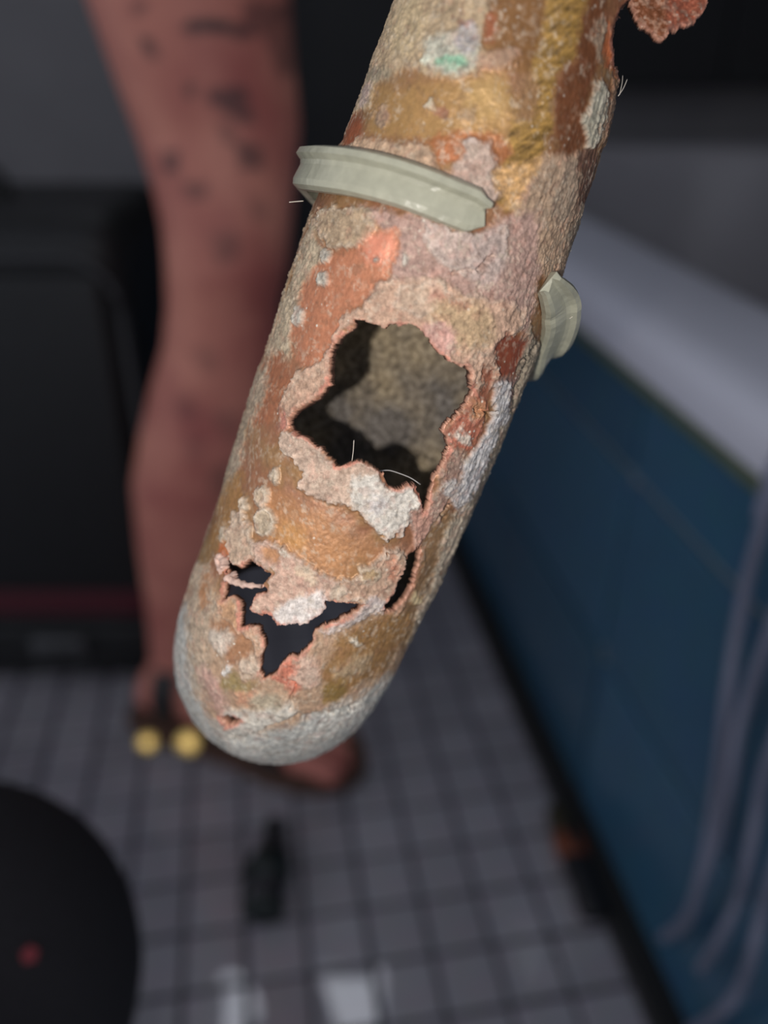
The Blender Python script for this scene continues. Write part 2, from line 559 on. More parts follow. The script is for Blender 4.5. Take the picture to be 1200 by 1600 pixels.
for pts, lab in CORDS:
    P = spline(pts, 46)
    W3 = [on_apron(a, b, .016 + .003 * math.sin(i * .4)) for i, (a, b) in enumerate(P)]
    f0 = Vector(W3[0]); yr = -f0.x * sR + f0.y * cR
    over = [(X_TUB + .075, yr, Z_RIM + .006), (X_TUB + .03, yr, Z_RIM + .007), (X_TUB - .004, yr, Z_RIM + .004), (X_TUB - .018, yr, Z_RIM - .018), (X_TUB - .019, yr, Z_RIM - .05)]
    over = [(a_ * cR - b_ * sR, a_ * sR + b_ * cR, c_) for a_, b_, c_ in over]
    W3 = [tuple(q_) for q_ in spline(np.array(over + [W3[0]]), 24)][:-1] + W3
    o = link_mesh('cord', tube_mesh(W3, .0040, 8), None, [M_CORD])
    tag(o, lab, 'cord', 'cords hanging on the tub side')

# ------------------------------------------------------------------ black case at the left
M_CASE = simple('black_case_shell', (24, 24, 25), 0.55, 0, 0.2, 60, 0.3)
M_PIPING = simple('grey_piping', (52, 52, 54), 0.5, 0, 0.1, 60, 0.2)
M_DRED = simple('dark_red_webbing', (78, 22, 34), 0.7, 0, 0.2, 200, 0.3)
M_RUST = simple('rust_orange_print', (70, 38, 22), 0.8, 0, 0.3, 60, 0.1)
M_GREYP = simple('grey_plastic', (72, 72, 74), 0.45, 0, 0.1, 80, 0.1)
bag = empty('tool_case', (-.44, .835, 0))
tag(bag, 'tall black case with grey piping and dark red band behind the tattooed leg', 'case')
def bagbox(name, x0, x1, y0, y1, z0, z1, mat, bev, seg=4, parent=None):
    return bm_obj(name, box_bm(x0 + .44, x1 + .44, y0 - .81, y1 - .81, z0, z1, bev, seg), [mat], parent or bag, True)
bagbox('shell', -.66, -.225, .705, .925, .004, .515, M_CASE, .035, 5)
bagbox('front_panel', -.63, -.245, .694, .715, .115, .47, M_CASE, .009, 3)
R_ = []
x0, x1, z0, z1, rr = -.645, -.233, .10, .482, .045
for (cx, cz, a0) in ((x1 - rr, z1 - rr, 0), (x0 + rr, z1 - rr, 90), (x0 + rr, z0 + rr, 180), (x1 - rr, z0 + rr, 270)):
    for k in range(7):
        a = math.radians(a0 + 15 * k)
        R_.append((cx + rr * math.cos(a) + .44, .703 - .81, cz + rr * math.sin(a)))
R_.append(R_[0])
link_mesh('piping', tube_mesh(R_, .0045, 8), bag, [M_PIPING])
bagbox('base_band', -.655, -.230, .697, .72, .02, .088, M_CASE, .008, 3)
bagbox('webbing', -.60, -.25, .690, .700, .108, .140, M_DRED, .003, 2)
bk = bagbox('buckle', -.385, -.325, .684, .700, .052, .080, M_GREYP, .005, 2)
bagbox('buckle_tongue', -.372, -.338, .680, .686, .058, .074, M_PIPING, .002, 2, parent=bk)
pr = tube_mesh([(-.448 + .44, .6925 - .81, .43), (-.43 + .44, .6925 - .81, .40), (-.412 + .44, .6925 - .81, .365), (-.405 + .44, .6925 - .81, .35)], [.004, .009, .009, .005], 8, .3)
link_mesh('printed_stroke', pr, bag, [M_RUST])
hp = spline([(-.52 + .44, 0, .50), (-.51 + .44, 0, .535), (-.44 + .44, 0, .545), (-.37 + .44, 0, .535), (-.36 + .44, 0, .50)], 20)
link_mesh('handle', tube_mesh(hp, .009, 10), bag, [M_CASE])

# ------------------------------------------------------------------ tools on the floor
def floor_at(px, py, z=0.0):
    lat = (px - 600) / FPX; cy = (800 - py) / FPX
    fw = .8660 + .5 * cy; dz = -.5 + .8660 * cy
    t = (z - H_CAM) / dz
    return Vector((lat * t, fw * t, z))
M_TOOLD = simple('green_black_plastic', (30, 38, 37), 0.5, 0, 0.2, 120, 0.2)
M_TOOLG = simple('charcoal_plastic', (52, 50, 55), 0.5, 0, 0.2, 120, 0.2)
M_ORANGE = simple('worn_orange_plastic', (128, 62, 28), 0.5, 0, 0.3, 90, 0.2)
M_OLIVE = simple('olive_brown_plastic', (60, 54, 36), 0.55, 0, 0.3, 90, 0.2)
M_BLACKG = simple('black_grip', (22, 22, 26), 0.5, 0, 0.2, 90, 0.2)

def lathe_along(name, a, b, prof, mat, parent, seg=18, flat=1.0):
    """prof: list of (t, r), axis from a to b, joined as one part"""
    a = Vector(a); b = Vector(b)
    pts = [a.lerp(b, t) for t, r in prof]
    return link_mesh(name, tube_mesh(pts, [r for t, r in prof], seg, flat), parent, [mat])

a = floor_at(432, 1296); b = floor_at(416, 1446)
tl = empty('pocket_tool', a); tl.rotation_euler = (0, 0, 0)
tag(tl, 'stubby green-black tool lying on the floor tiles below the pipe end', 'tool')
z = Vector((0, 0, .013)); la = z; lb = b - a + z
lathe_along('tip_cap', la, lb, [(0, .006), (.03, .009), (.16, .0105), (.22, .009)], M_TOOLD, tl)
lathe_along('neck', la, lb, [(.20, .011), (.24, .0125), (.34, .013), (.38, .012)], M_TOOLG, tl)
lathe_along('body', la, lb, [(.34, .013), (.42, .0175), (.60, .018), (.66, .0165), (.70, .013)], M_TOOLD, tl)
lathe_along('grip', la, lb, [(.66, .012), (.74, .0145), (.84, .014), (.88, .012)], M_TOOLG, tl)
lathe_along('end_cap', la, lb, [(.85, .012), (.90, .0165), (.97, .0165), (1.0, .012)], M_TOOLD, tl)
cl_ = (lb - la).normalized()
link_mesh('clip', tube_mesh([la + cl_ * .045 + Vector((-.017, 0, .004)), la + cl_ * .075 + Vector((-.020, 0, .004)), la + cl_ * .10 + Vector((-.016, 0, .004))], .0035, 8), tl, [M_TOOLD])

a = floor_at(866, 1272); b = floor_at(930, 1446)
sd = empty('utility_knife', a)
tag(sd, 'orange and black handled knife lying on the tiles beside the tub', 'knife')
z = Vector((0, 0, .010)); la = z; lb = b - a + z
lathe_along('nose', la, lb, [(0, .006), (.03, .011), (.26, .013), (.30, .0125)], M_OLIVE, sd, flat=.7)
lathe_along('collar', la, lb, [(.29, .0135), (.31, .0145), (.47, .0145), (.50, .013)], M_ORANGE, sd, flat=.7)
lathe_along('grip', la, lb, [(.48, .012), (.52, .0135), (.72, .0125), (.92, .0140), (.98, .012), (1.0, .008)], M_BLACKG, sd, flat=.7)
cl_ = (lb - la).normalized()
link_mesh('slider', tube_mesh([la + cl_ * .028 + Vector((0, 0, .009)), la + cl_ * .042 + Vector((0, 0, .011)), la + cl_ * .054 + Vector((0, 0, .009))], .0035, 8), sd, [M_BLACKG])

# ------------------------------------------------------------------ tattooed leg in a buckled sandal
def skin_mat():
    m, N, L, B = new_mat('tattooed_skin')
    at = N.new('ShaderNodeAttribute'); at.attribute_name = 'ink'
    tc = N.new('ShaderNodeTexCoord')
    nz = N.new('ShaderNodeTexNoise'); nz.inputs['Scale'].default_value = 16; nz.inputs['Detail'].default_value = 5
    L.new(tc.outputs['Object'], nz.inputs['Vector'])
    cr = N.new('ShaderNodeValToRGB')
    cr.color_ramp.elements[0].position = .32; cr.color_ramp.elements[0].color = lin((184, 104, 94)) + [1]
    cr.color_ramp.elements[1].position = .70; cr.color_ramp.elements[1].color = lin((228, 150, 128)) + [1]
    L.new(nz.outputs['Fac'], cr.inputs['Fac'])
    mx = N.new('ShaderNodeMix'); mx.data_type = 'RGBA'
    L.new(at.outputs['Fac'], mx.inputs['Factor']); L.new(cr.outputs['Color'], mx.inputs['A'])
    mx.inputs['B'].default_value = lin((58, 52, 54)) + [1]
    L.new(mx.outputs['Result'], B.inputs['Base Color'])
    B.inputs['Roughness'].default_value = 0.55
    B.inputs['Subsurface Weight'].default_value = 0.0
    return m
M_SKIN = skin_mat()
M_SANDAL = simple('dark_sandal_leather', (34, 28, 26), 0.5, 0, 0.2, 90, 0.2)
M_SOLE = simple('brown_sandal_sole', (92, 66, 54), 0.8, 0, 0.2, 120, 0.3)
M_GOLD = simple('polished_brass', (255, 214, 130), 0.26, 1.0, 0.05, 40, 0)
M_SHORTS = simple('black_shorts_cloth', (28, 26, 26), 0.9, 0, 0.2, 120, 0.3)

FH = np.array([-.262, .678]); FT = np.array([-.030, .596])      # heel back and toe tip on the floor
fd = (FT - FH) / np.linalg.norm(FT - FH); fn = np.array([-fd[1], fd[0]])
FL = np.linalg.norm(FT - FH)
def loft(sections, seg=28):
    """sections: (centre, axis a, axis b, ra, rb)"""
    V, F = [], []
    for (c, a, b, ra, rb) in sections:
        c = Vector(c); a = Vector(a); b = Vector(b)
        for k in range(seg):
            an = 2 * math.pi * k / seg
            V.append(c + a * ra * math.cos(an) + b * rb * math.sin(an))
    n = len(sections)
    for i in range(n - 1):
        for k in range(seg):
            k2 = (k + 1) % seg
            F.append((i * seg + k, i * seg + k2, (i + 1) * seg + k2, (i + 1) * seg + k))
    F.append(tuple(range(seg - 1, -1, -1)))
    F.append(tuple((n - 1) * seg + k for k in range(seg)))
    return V, F
def add_loft(bm, sections, seg=28):
    V, F = loft(sections, seg)
    vs = [bm.verts.new(v) for v in V]
    for f in F:
        bm.faces.new([vs[i] for i in f])
bm = bmesh.new()
ax = Vector((1, -.15, 0)).normalized(); ay = Vector((.15, 1, 0)).normalized()
LEG = [(.045, -.214, .668, .030, .028), (.070, -.212, .667, .032, .029), (.095, -.209, .666, .031, .028), (.13, -.204, .664, .032, .029), (.175, -.194, .663, .039, .035),
       (.235, -.182, .662, .049, .044), (.302, -.170, .661, .0560, .050), (.35, -.155, .66, .0565, .050), (.393, -.143, .66, .0530, .047),
       (.43, -.133, .657, .047, .045), (.464, -.127, .655, .0450, .046), (.495, -.121, .652, .047, .049), (.523, -.118, .652, .0485, .050), (.555, -.118, .655, .053, .052),
       (.59, -.120, .66, .0600, .056), (.63, -.126, .66, .0640, .061), (.668, -.131, .66, .0680, .066), (.72, -.135, .66, .073, .072), (.80, -.14, .66, .080, .080), (.88, -.14, .66, .086, .088), (.93, -.14, .66, .082, .085)]
add_loft(bm, [((x, y, z), ax, ay, ra, rb) for (z, x, y, ra, rb) in LEG])
# foot
SOLE = .022
fdv = Vector((fd[0], fd[1], 0)); fnv = Vector((fn[0], fn[1], 0)); up = Vector((0, 0, 1))
FOOT = [(.03, .020, .018, .020), (.07, .030, .027, .028), (.14, .034, .031, .034), (.24, .038, .031, .038), (.36, .034, .030, .036), (.50, .028, .032, .028), (.62, .022, .038, .021), (.73, .017, .042, .016), (.80, .014, .040, .0125), (.84, .012, .036, .010)]
add_loft(bm, [(Vector((FH[0], FH[1], 0)) + fdv * (t * FL) + up * (SOLE + zc), fnv, up, rn, ru) for (t, zc, rn, ru) in FOOT], 24)
toes = [(.036, .98, .0125), (.016, .995, .0095), (-.001, .965, .0088), (-.017, .93, .0082), (-.032, .89, .0078)]
for (off, tend, r) in toes:
    p0 = Vector((FH[0], FH[1], 0)) + fdv * (.78 * FL) + fnv * (-off * .95) + up * (SOLE + r * 1.1)
    p1 = Vector((FH[0], FH[1], 0)) + fdv * (tend * FL) + fnv * (-off) + up * (SOLE + r)
    mid = p0.lerp(p1, .5) + up * .003
    me = tube_mesh([p0, mid, p0.lerp(p1, .8), p1, p1 + fdv * r * .5], [r * .95, r * .95, r, r * .9, r * .45], 12)
    bm.from_mesh(me); bpy.data.meshes.remove(me)
bmesh.ops.recalc_face_normals(bm, faces=bm.faces)
tmp = bm_obj('tmp_leg', bm, [])
rm = tmp.modifiers.new('r', 'REMESH'); rm.mode = 'VOXEL'; rm.voxel_size = 0.0028; rm.use_smooth_shade = True
sm = tmp.modifiers.new('s', 'SMOOTH'); sm.iterations = 6; sm.factor = 0.5
bpy.context.view_layer.update()
dg = bpy.context.evaluated_depsgraph_get()
leg_me = bpy.data.meshes.new_from_object(tmp.evaluated_get(dg))
leg_me.name = 'person'
bpy.data.objects.remove(tmp)
n = len(leg_me.vertices)
co = np.zeros(n * 3); leg_me.vertices.foreach_get('co', co); co = co.reshape(-1, 3)
rel = (co - np.array([0, 0, H_CAM])) @ CAMN
u = 600 + FPX * rel[:, 0] / -rel[:, 2]; v = 800 - FPX * rel[:, 1] / -rel[:, 2]
wn = (fbm(co * 60, 2, 5) - .5) * 14; wn2 = (fbm(co * 60 + 40, 2, 9) - .5) * 14
uu, vv = u + wn, v + wn2
ink = np.zeros(n)
INK = [([(280, 42), (300, 34), (345, 32), (385, 42), (405, 56), (378, 62), (345, 52), (300, 56)], .95), ([(218, 55), (240, 62), (250, 92), (232, 92)], .9),
       ([(380, 0), (460, 0), (475, 110), (440, 120), (415, 60), (385, 40)], .6), ([(205, 0), (230, 0), (222, 18), (205, 18)], .7),
       ([(290, 130), (308, 130), (306, 152), (290, 152)], .9), ([(328, 140), (390, 138), (400, 190), (375, 192), (345, 172), (330, 160)], .75),
       ([(368, 225), (414, 228), (412, 262), (375, 262)], .8), ([(252, 238), (280, 236), (278, 272), (255, 275)], .75),
       ([(285, 290), (322, 286), (318, 318), (296, 314)], .7), ([(325, 365), (370, 360), (375, 400), (340, 412)], .45), ([(340, 190), (360, 190), (372, 230), (350, 225)], .5),
       ([(300, 545), (335, 540), (345, 575), (318, 585)], .3), ([(330, 650), (372, 640), (385, 680), (350, 690)], .35), ([(270, 620), (300, 610), (310, 650), (280, 660)], .3),
       ([(325, 735), (360, 728), (360, 770), (335, 775)], .45), ([(290, 680), (315, 675), (318, 720), (295, 720)], .25), ([(385, 300), (420, 310), (418, 350), (392, 345)], .35)]
front = co[:, 1] < .67
for poly, a_ in INK:
    d = sdist(poly, uu, vv, 30)
    ink = np.maximum(ink, a_ * (1 - sstep(-4, 5, d)) * front)
ink = ink * (.68 + .32 * sstep(.38, .55, fbm(co * 150, 2, 61)))
ink = np.maximum(ink, (~front) * sstep(.60, .68, fbm(co * 45, 2, 31)) * .7 * (co[:, 2] > .3))
at = leg_me.attributes.new('ink', 'FLOAT', 'POINT'); at.data.foreach_set('value', ink.astype(np.float32))
leg_me.materials.clear()
leg = link_mesh('person', leg_me, None, [M_SKIN])
tag(leg, "standing person's bare tattooed leg in a buckled sandal behind the pipe", 'person')
# shorts above the frame
V, F = loft([((-.135, .66, z), ax, ay, ra, rb) for (z, ra, rb) in ((.735, .095, .092), (.80, .097, .096), (.88, .10, .10), (.95, .10, .10))], 32)
me = bpy.data.meshes.new('shorts'); me.from_pydata(V, [], F[:-2])
sh = link_mesh('shorts', me, leg, [M_SHORTS])
md = sh.modifiers.new('s', 'SOLIDIFY'); md.thickness = .003
# sandal
so = bmesh.new()
ring = []
SO = [(-.03, .012), (-.015, .024), (.03, .031), (.12, .034), (.30, .034), (.50, .037), (.70, .045), (.84, .046), (.95, .038), (1.02, .022), (1.045, .008)]
pl = []
for t, hw in SO: pl.append((t, hw))
for t, hw in reversed(SO): pl.append((t, -hw))
lo = [so.verts.new(Vector((FH[0], FH[1], 0)) + fdv * (t * FL) + fnv * q + up * .0005) for t, q in pl]
hi = [so.verts.new(Vector((FH[0], FH[1], 0)) + fdv * (t * FL) + fnv * q + up * SOLE) for t, q in pl]
so.faces.new(lo); so.faces.new(hi)
for i in range(len(pl)):
    j = (i + 1) % len(pl)
    so.faces.new((lo[i], lo[j], hi[j], hi[i]))
bmesh.ops.bevel(so, geom=[e for e in so.edges if abs(e.verts[0].co.z - e.verts[1].co.z) < 1e-5], offset=.003, segments=2, affect='EDGES')
sandal = bm_obj('sandal', so, [M_SOLE], leg, False)
def strap(t, zc, rn, ru, wd):
    base = Vector((FH[0], FH[1], 0)) + fdv * (t * FL)
    V, F = [], []
    ns = 22
    for i in range(ns + 1):
        an = math.pi * (-.10 + 1.20 * i / ns)
        for wv in (-wd, wd):
            for off in (.0, .0028):
                V.append(base + fdv * wv + fnv * (rn + off) * math.cos(an) + up * (SOLE + zc + (ru + off) * math.sin(an)))
    for i in range(ns):
        b = i * 4
        F += [(b, b + 1, b + 5, b + 4), (b + 1, b + 3, b + 7, b + 5), (b + 3, b + 2, b + 6, b + 7), (b + 2, b, b + 4, b + 6)]
    F += [(0, 2, 3, 1), (ns * 4, ns * 4 + 1, ns * 4 + 3, ns * 4 + 2)]
    me = bpy.data.meshes.new('strap'); me.from_pydata(V, [], F)
    return link_mesh('strap', me, sandal, [M_SANDAL])
strap(.22, .036, .035, .042, .013)
strap(.50, .026, .037, .034, .016)
strap(.70, .015, .046, .022, .014)
# heel counter and brass studs / buckles on the near side
def buckle(px, py, r):
    c = Vector((FH[0], FH[1], 0))
    # on the near side of the foot
    lat = (px - 600) / FPX; cy = (800 - py) / FPX
    fw = .8660 + .5 * cy; dz = -.5 + .8660 * cy
    # plane: near side of the sandal, offset -fn * .038
    p0 = c - fnv * (.042 if fnv.y > 0 else -.042)
    nn = fnv
    D = Vector((lat, fw, dz)); O = Vector((0, 0, H_CAM))
    t = (p0 - O).dot(nn) / D.dot(nn)
    p = O + D * t
    b = bmesh.new()
    bmesh.ops.create_uvsphere(b, u_segments=24, v_segments=16, radius=r)
    qm = (O - p).normalized().to_track_quat('Z', 'Y').to_matrix()
    for vv_ in b.verts:
        vv_.co = qm @ Vector((vv_.co.x, vv_.co.y, vv_.co.z * .13)) + p
    o = bm_obj('buckle', b, [M_GOLD], sandal, True)
    return o
buckle(231, 1160, .0105); buckle(295, 1160, .0125)

# ------------------------------------------------------------------ photographer's bent knee, lower left
M_TROUS = simple('blue_black_trouser_cloth', (27, 26, 32), 0.9, 0, 0.18, 400, 0.4)
M_REDM = simple('red_mark', (112, 36, 46), 0.8, 0, 0.1)
kb = bmesh.new()
K = Vector((-.176, .190, .325)); HIP = Vector((-.30, -.22, .36)); ANK = Vector((-.20, -.06, .075))
def limb(bm, A, B, ra, rb, n=10, seg=24, bulge=0):
    me = tube_mesh([A.lerp(B, i / n) for i in range(n + 1)], [ra + (rb - ra) * i / n + bulge * math.sin(math.pi * i / n) for i in range(n + 1)], seg)
    bm.from_mesh(me); bpy.data.meshes.remove(me)
limb(kb, HIP, K, .098, .076, bulge=.004)
limb(kb, K, ANK, .072, .045, bulge=.008)
b2 = bmesh.new(); bmesh.ops.create_uvsphere(b2, u_segments=24, v_segments=16, radius=.079)
for v_ in b2.verts: v_.co += K
me = bpy.data.meshes.new('t'); b2.to_mesh(me); b2.free(); kb.from_mesh(me)
limb(kb, ANK + Vector((0, -.03, -.03)), ANK + Vector((.0, .17, -.045)), .040, .030)
bmesh.ops.recalc_face_normals(kb, faces=kb.faces)
tmp = bm_obj('tmp', kb, [])
rm = tmp.modifiers.new('r', 'REMESH'); rm.mode = 'VOXEL'; rm.voxel_size = 0.006; rm.use_smooth_shade = True
sm = tmp.modifiers.new('s', 'SMOOTH'); sm.iterations = 8; sm.factor = 0.5
bpy.context.view_layer.update()
kme = bpy.data.meshes.new_from_object(tmp.evaluated_get(bpy.context.evaluated_depsgraph_get()))
bpy.data.objects.remove(tmp)
kme.name = 'person'
kme.materials.clear()
kn = link_mesh('person', kme, None, [M_TROUS])
tag(kn, 'crouching person, only the bent knee in blue-black trousers, bottom left corner', 'person')
# red embroidered mark on the knee cloth
best = None
kc = np.zeros(len(kme.vertices) * 3); kme.vertices.foreach_get('co', kc); kc = kc.reshape(-1, 3)
rel = (kc - np.array([0, 0, H_CAM])) @ CAMN
uu = 600 + FPX * rel[:, 0] / -rel[:, 2]; vv = 800 - FPX * rel[:, 1] / -rel[:, 2]
ok = (rel[:, 2] < -.02) & (np.hypot(uu - 73, vv - 1487) < 32)
if ok.any():
    i = np.where(ok)[0][np.argmax(rel[ok][:, 2])]
    p = Vector(kc[i]); nrm = (Vector((0, 0, H_CAM)) - p).normalized()
    q = nrm.to_track_quat('Z', 'Y').to_matrix()
    b = bmesh.new(); 
    outer = [(math.cos(math.pi * k / 5) * (.0026 if k % 2 else .0031), math.sin(math.pi * k / 5) * (.0026 if k % 2 else .0031)) for k in range(10)]
    f1 = [b.verts.new(p + q @ Vector((x_, y_, .0022))) for x_, y_ in outer]; f2 = [b.verts.new(p + q @ Vector((x_, y_, -.001))) for x_, y_ in outer]
    b.faces.new(f1); b.faces.new(f2[::-1])
    for k in range(10): b.faces.new((f1[k], f2[k], f2[(k + 1) % 10], f1[(k + 1) % 10]))
    mk = bm_obj('embroidered_mark', b, [M_REDM], kn)
    mk['label'] = 'small red mark on the knee cloth'
# ------------------------------------------------------------------ the corroded pipe
# edge table (photo px): y, left edge, right edge of the tube; turned into a 3-D centreline and radius
TAB = np.array([(-190, 690, 1040), (-75, 648, 1012), (0, 620, 990), (75, 596, 975), (150, 568, 964), (240, 533, 943), (300, 505, 925), (366, 474, 903), (480, 437, 864),
                (580, 404, 826), (680, 370, 784), (780, 339, 741), (860, 311, 704), (918, 291, 676)], dtype=float)
def depth_ax(y): return .1185 + .0000290 * y
mid = (TAB[:, 1] + TAB[:, 2]) / 2
dirs = np.gradient(mid, TAB[:, 0])
hw = (TAB[:, 2] - TAB[:, 1]) / 2 * np.cos(np.arctan(dirs))
dd = depth_ax(TAB[:, 0])
rad = hw * dd / FPX * .985
P = np.stack([(mid - 600) / FPX * dd, (800 - TAB[:, 0]) / FPX * dd, -dd], 1)
P = spline(P, 200); rads = spline(np.stack([rad, rad], 1), 200)[:, 0]
# bend away from the camera at the lower end
Tn = P[-1] - P[-12]; Tn /= np.linalg.norm(Tn)
view = P[-1] / np.linalg.norm(P[-1])
Nb = view - Tn * view.dot(Tn); Nb /= np.linalg.norm(Nb)
RB = .0225
arc = [P[-1] + RB * (math.sin(f) * Tn + (1 - math.cos(f)) * Nb) for f in np.linspace(0, math.radians(95), 60)[1:]]
endT = math.cos(math.radians(95)) * Tn + math.sin(math.radians(95)) * Nb
arc += [arc[-1] + endT * q for q in np.linspace(0, .012, 8)[1:]]
ra2 = np.linspace(rads[-1], rads[-1] * .985, len(arc))
P = np.vstack([P, arc]); rads = np.concatenate([rads, ra2])
sl = np.concatenate([[0], np.cumsum(np.linalg.norm(np.diff(P, axis=0), axis=1))])
NR = 860
ss = np.linspace(0, sl[-1], NR)
C = np.stack([np.interp(ss, sl, P[:, k]) for k in range(3)], 1)
RR = np.interp(ss, sl, rads)
for _ in range(6):
    C[1:-1] = (C[:-2] + 2 * C[1:-1] + C[2:]) / 4
TT = np.gradient(C, axis=0); TT /= np.linalg.norm(TT, axis=1)[:, None]
# transported frame, theta = 0 faces the camera
N1 = np.zeros_like(C)
a0 = -C[0] - TT[0] * (-C[0]).dot(TT[0]); N1[0] = a0 / np.linalg.norm(a0)
for i in range(1, NR):
    q = N1[i - 1] - TT[i] * N1[i - 1].dot(TT[i]); N1[i] = q / np.linalg.norm(q)
N2 = np.cross(TT, N1)
if N2[0][0] < 0: N2 = -N2
th = np.concatenate([np.linspace(-118, 118, 470), np.linspace(118, 242, 92)[1:-1]]) * math.pi / 180
NC = len(th)
ct, st = np.cos(th), np.sin(th)
NRM = ct[None, :, None] * N1[:, None, :] + st[None, :, None] * N2[:, None, :]
BASE = C[:, None, :] + RR[:, None, None] * NRM
nrm = NRM.reshape(-1, 3); base = BASE.reshape(-1, 3)
U = 600 + FPX * base[:, 0] / -base[:, 2]; Vv = 800 - FPX * base[:, 1] / -base[:, 2]
vd = -base / np.linalg.norm(base, axis=1)[:, None]
facing = (nrm * vd).sum(1)
THV = np.tile(th, NR); SV = np.repeat(ss, NC)
frontf = sstep(-.12, .06, facing)

q3 = base * 1000.0                      # millimetres
wx = (fbm(q3 * .55, 4, 11) - .5) * 24 + (fbm(q3 * 2.6, 2, 15) - .5) * 9; wy = (fbm(q3 * .55 + 50, 4, 23) - .5) * 24 + (fbm(q3 * 2.6 + 20, 2, 27) - .5) * 9
X = U + wx; Y = Vv + wy
fine1 = fbm(q3 * 2.6, 3, 41, .65); fine2 = fbm(q3 * 1.1 + 9, 4, 77, .6); coarse = fbm(q3 * .22, 3, 91)
streak = fbm(np.stack([THV * 70, SV * 130, THV * 0], 1), 3, 55, .6)      # runs along the pipe
scr = fbm(np.stack([THV * 9 + SV * 200, SV * 2500 + THV * 14, THV * 0 + 3], 1), 3, 66, .6)     # scratches round the pipe
scr = scr * .6 + .4 * fbm(np.stack([THV * 9, SV * 3200 + THV * 60, THV * 0 + 9], 1), 2, 68)

n = len(base)
colr = np.zeros((n, 3)); hgt = np.zeros(n); met = np.zeros(n); cru = np.zeros(n); sc_ = np.zeros(n)
def L3(c): return np.array(lin(c))
# ground colour: tarnished copper, drifting between orange and brass
k = sstep(.35, .65, coarse)[:, None]
colr[:] = L3((156, 108, 78)) * (1 - k) + L3((160, 122, 82)) * k
met[:] = .8; cru[:] = .15
back = sstep(.48, .60, fbm(q3 * .35, 4, 131))
for arr, val in ((hgt, .35), (cru, 1.0)):
    arr[:] = arr * (1 - back) + val * back
colr[:] = np.where(((1 - frontf) * back)[:, None] > 0, colr * (1 - ((1 - frontf) * back)[:, None]) + L3((176, 160, 140)) * ((1 - frontf) * back)[:, None], colr)
hgt *= (1 - frontf); cru = cru * (1 - frontf) + .15 * frontf
met = met * (1 - back * (1 - frontf))
# lower third: crusted ground
lowm = sstep(900, 960, Y) * frontf
colr = colr * (1 - lowm[:, None]) + L3((180, 150, 124)) * lowm[:, None]
cru = cru * (1 - lowm) + .8 * lowm; met *= (1 - lowm * .9); hgt = hgt * (1 - lowm) + .15 * lowm

def ell(cx, cy, rx, ry, rot=0, nn=20):
    r = math.radians(rot); o = []
    for i in range(nn):
        a = 2 * math.pi * i / nn
        x_, y_ = rx * math.cos(a), ry * math.sin(a)
        o.append((cx + x_ * math.cos(r) - y_ * math.sin(r), cy + x_ * math.sin(r) + y_ * math.cos(r)))
    return o
def patch(poly, rgb, h=0.0, metal=0.0, crust=1.0, soft=3.0, op=1.0, scratch=0.0, rim=0.0, warp=1.0):
    global colr, hgt, met, cru, sc_
    xx = U + wx * warp; yy = Vv + wy * warp
    lim = soft * 3 + 8
    d = sdist(poly, xx, yy, lim)
    m_ = (1 - sstep(-soft, soft, d)) * frontf * op
    if m_.max() <= 0: return
    c = L3(rgb)
    colr = colr * (1 - m_[:, None]) + c * m_[:, None]
    hgt = hgt * (1 - m_) + h * m_ + (rim * .35 * np.exp(-((d + 3) / 3.0) ** 2) * (m_ > 0.02))
    if rim > 0:
        e = np.exp(-((d + 2) / 2.6) ** 2) * frontf * rim * .5
        colr = colr * (1 - e[:, None]) + L3((214, 204, 190)) * e[:, None]
    met = met * (1 - m_) + metal * m_; cru = cru * (1 - m_) + crust * m_; sc_ = sc_ * (1 - m_) + scratch * m_

# --- upper tube
patch([(590, -60), (780, -60), (775, 0), (758, 30), (752, 60), (765, 95), (735, 118), (690, 124), (640, 110), (600, 125), (578, 170), (545, 180), (575, 95)], (180, 158, 128), .45, soft=4)
patch(ell(640, 40, 26, 50, 12), (196, 176, 140), .55, soft=10, op=.7)
patch(ell(594, 118, 20, 16), (142, 132, 112), .3, soft=8, op=.8)
patch(ell(708, 82, 46, 36), (186, 184, 168), .7, soft=6)
patch(ell(730, 62, 20, 26), (176, 170, 172), .7, soft=6, op=.8)
patch(ell(706, 100, 25, 9), (136, 184, 154), .7, soft=5, op=.9)
patch(ell(670, 92, 9, 8), (214, 216, 196), .9, soft=3)
patch(ell(722, 38, 14, 6, 40), (158, 108, 88), .4, soft=3, op=.6)
patch([(590, 142), (640, 135), (700, 128), (790, 112), (808, 160), (786, 240), (700, 215), (640, 215), (570, 212)], (170, 132, 82), 0, .6, .2, 12)
patch(ell(760, 150, 34, 34), (180, 146, 92), 0, .6, .1, 14, op=.8)
patch([(758, -60), (862, -60), (852, 60), (830, 120), (790, 112), (756, 62), (768, 0)], (138, 98, 58), 0, .8, .1, 6)
patch(ell(768, 40, 12, 26), (158, 92, 62), 0, .6, .2, 6, op=.8)
patch(ell(785, 92, 34, 14, -15), (178, 150, 130), .5, soft=5, op=.6)
patch([(862, -60), (945, -60), (915, 40), (902, 95), (868, 120), (862, 210), (848, 250), (842, 330), (762, 318), (786, 235), (806, 160), (836, 90), (850, 30)], (176, 138, 76), 0, 1.0, .12, 6, scratch=1)
patch([(800, 120), (830, 110), (846, 150), (830, 190), (806, 185)], (150, 114, 80), 0, .7, .3, 8, op=.9)
patch([(925, -60), (960, -60), (945, 60), (935, 110), (915, 150), (905, 300), (866, 240), (872, 130), (900, 100)], (120, 74, 46), 0, .6, .3, 7)
patch([(948, 30), (962, 60), (962, 118), (948, 110)], (172, 96, 56), .1, .4, .5, 3)
patch([(932, 30), (946, 20), (942, 100), (932, 90)], (150, 132, 112), .4, soft=3, op=.8)
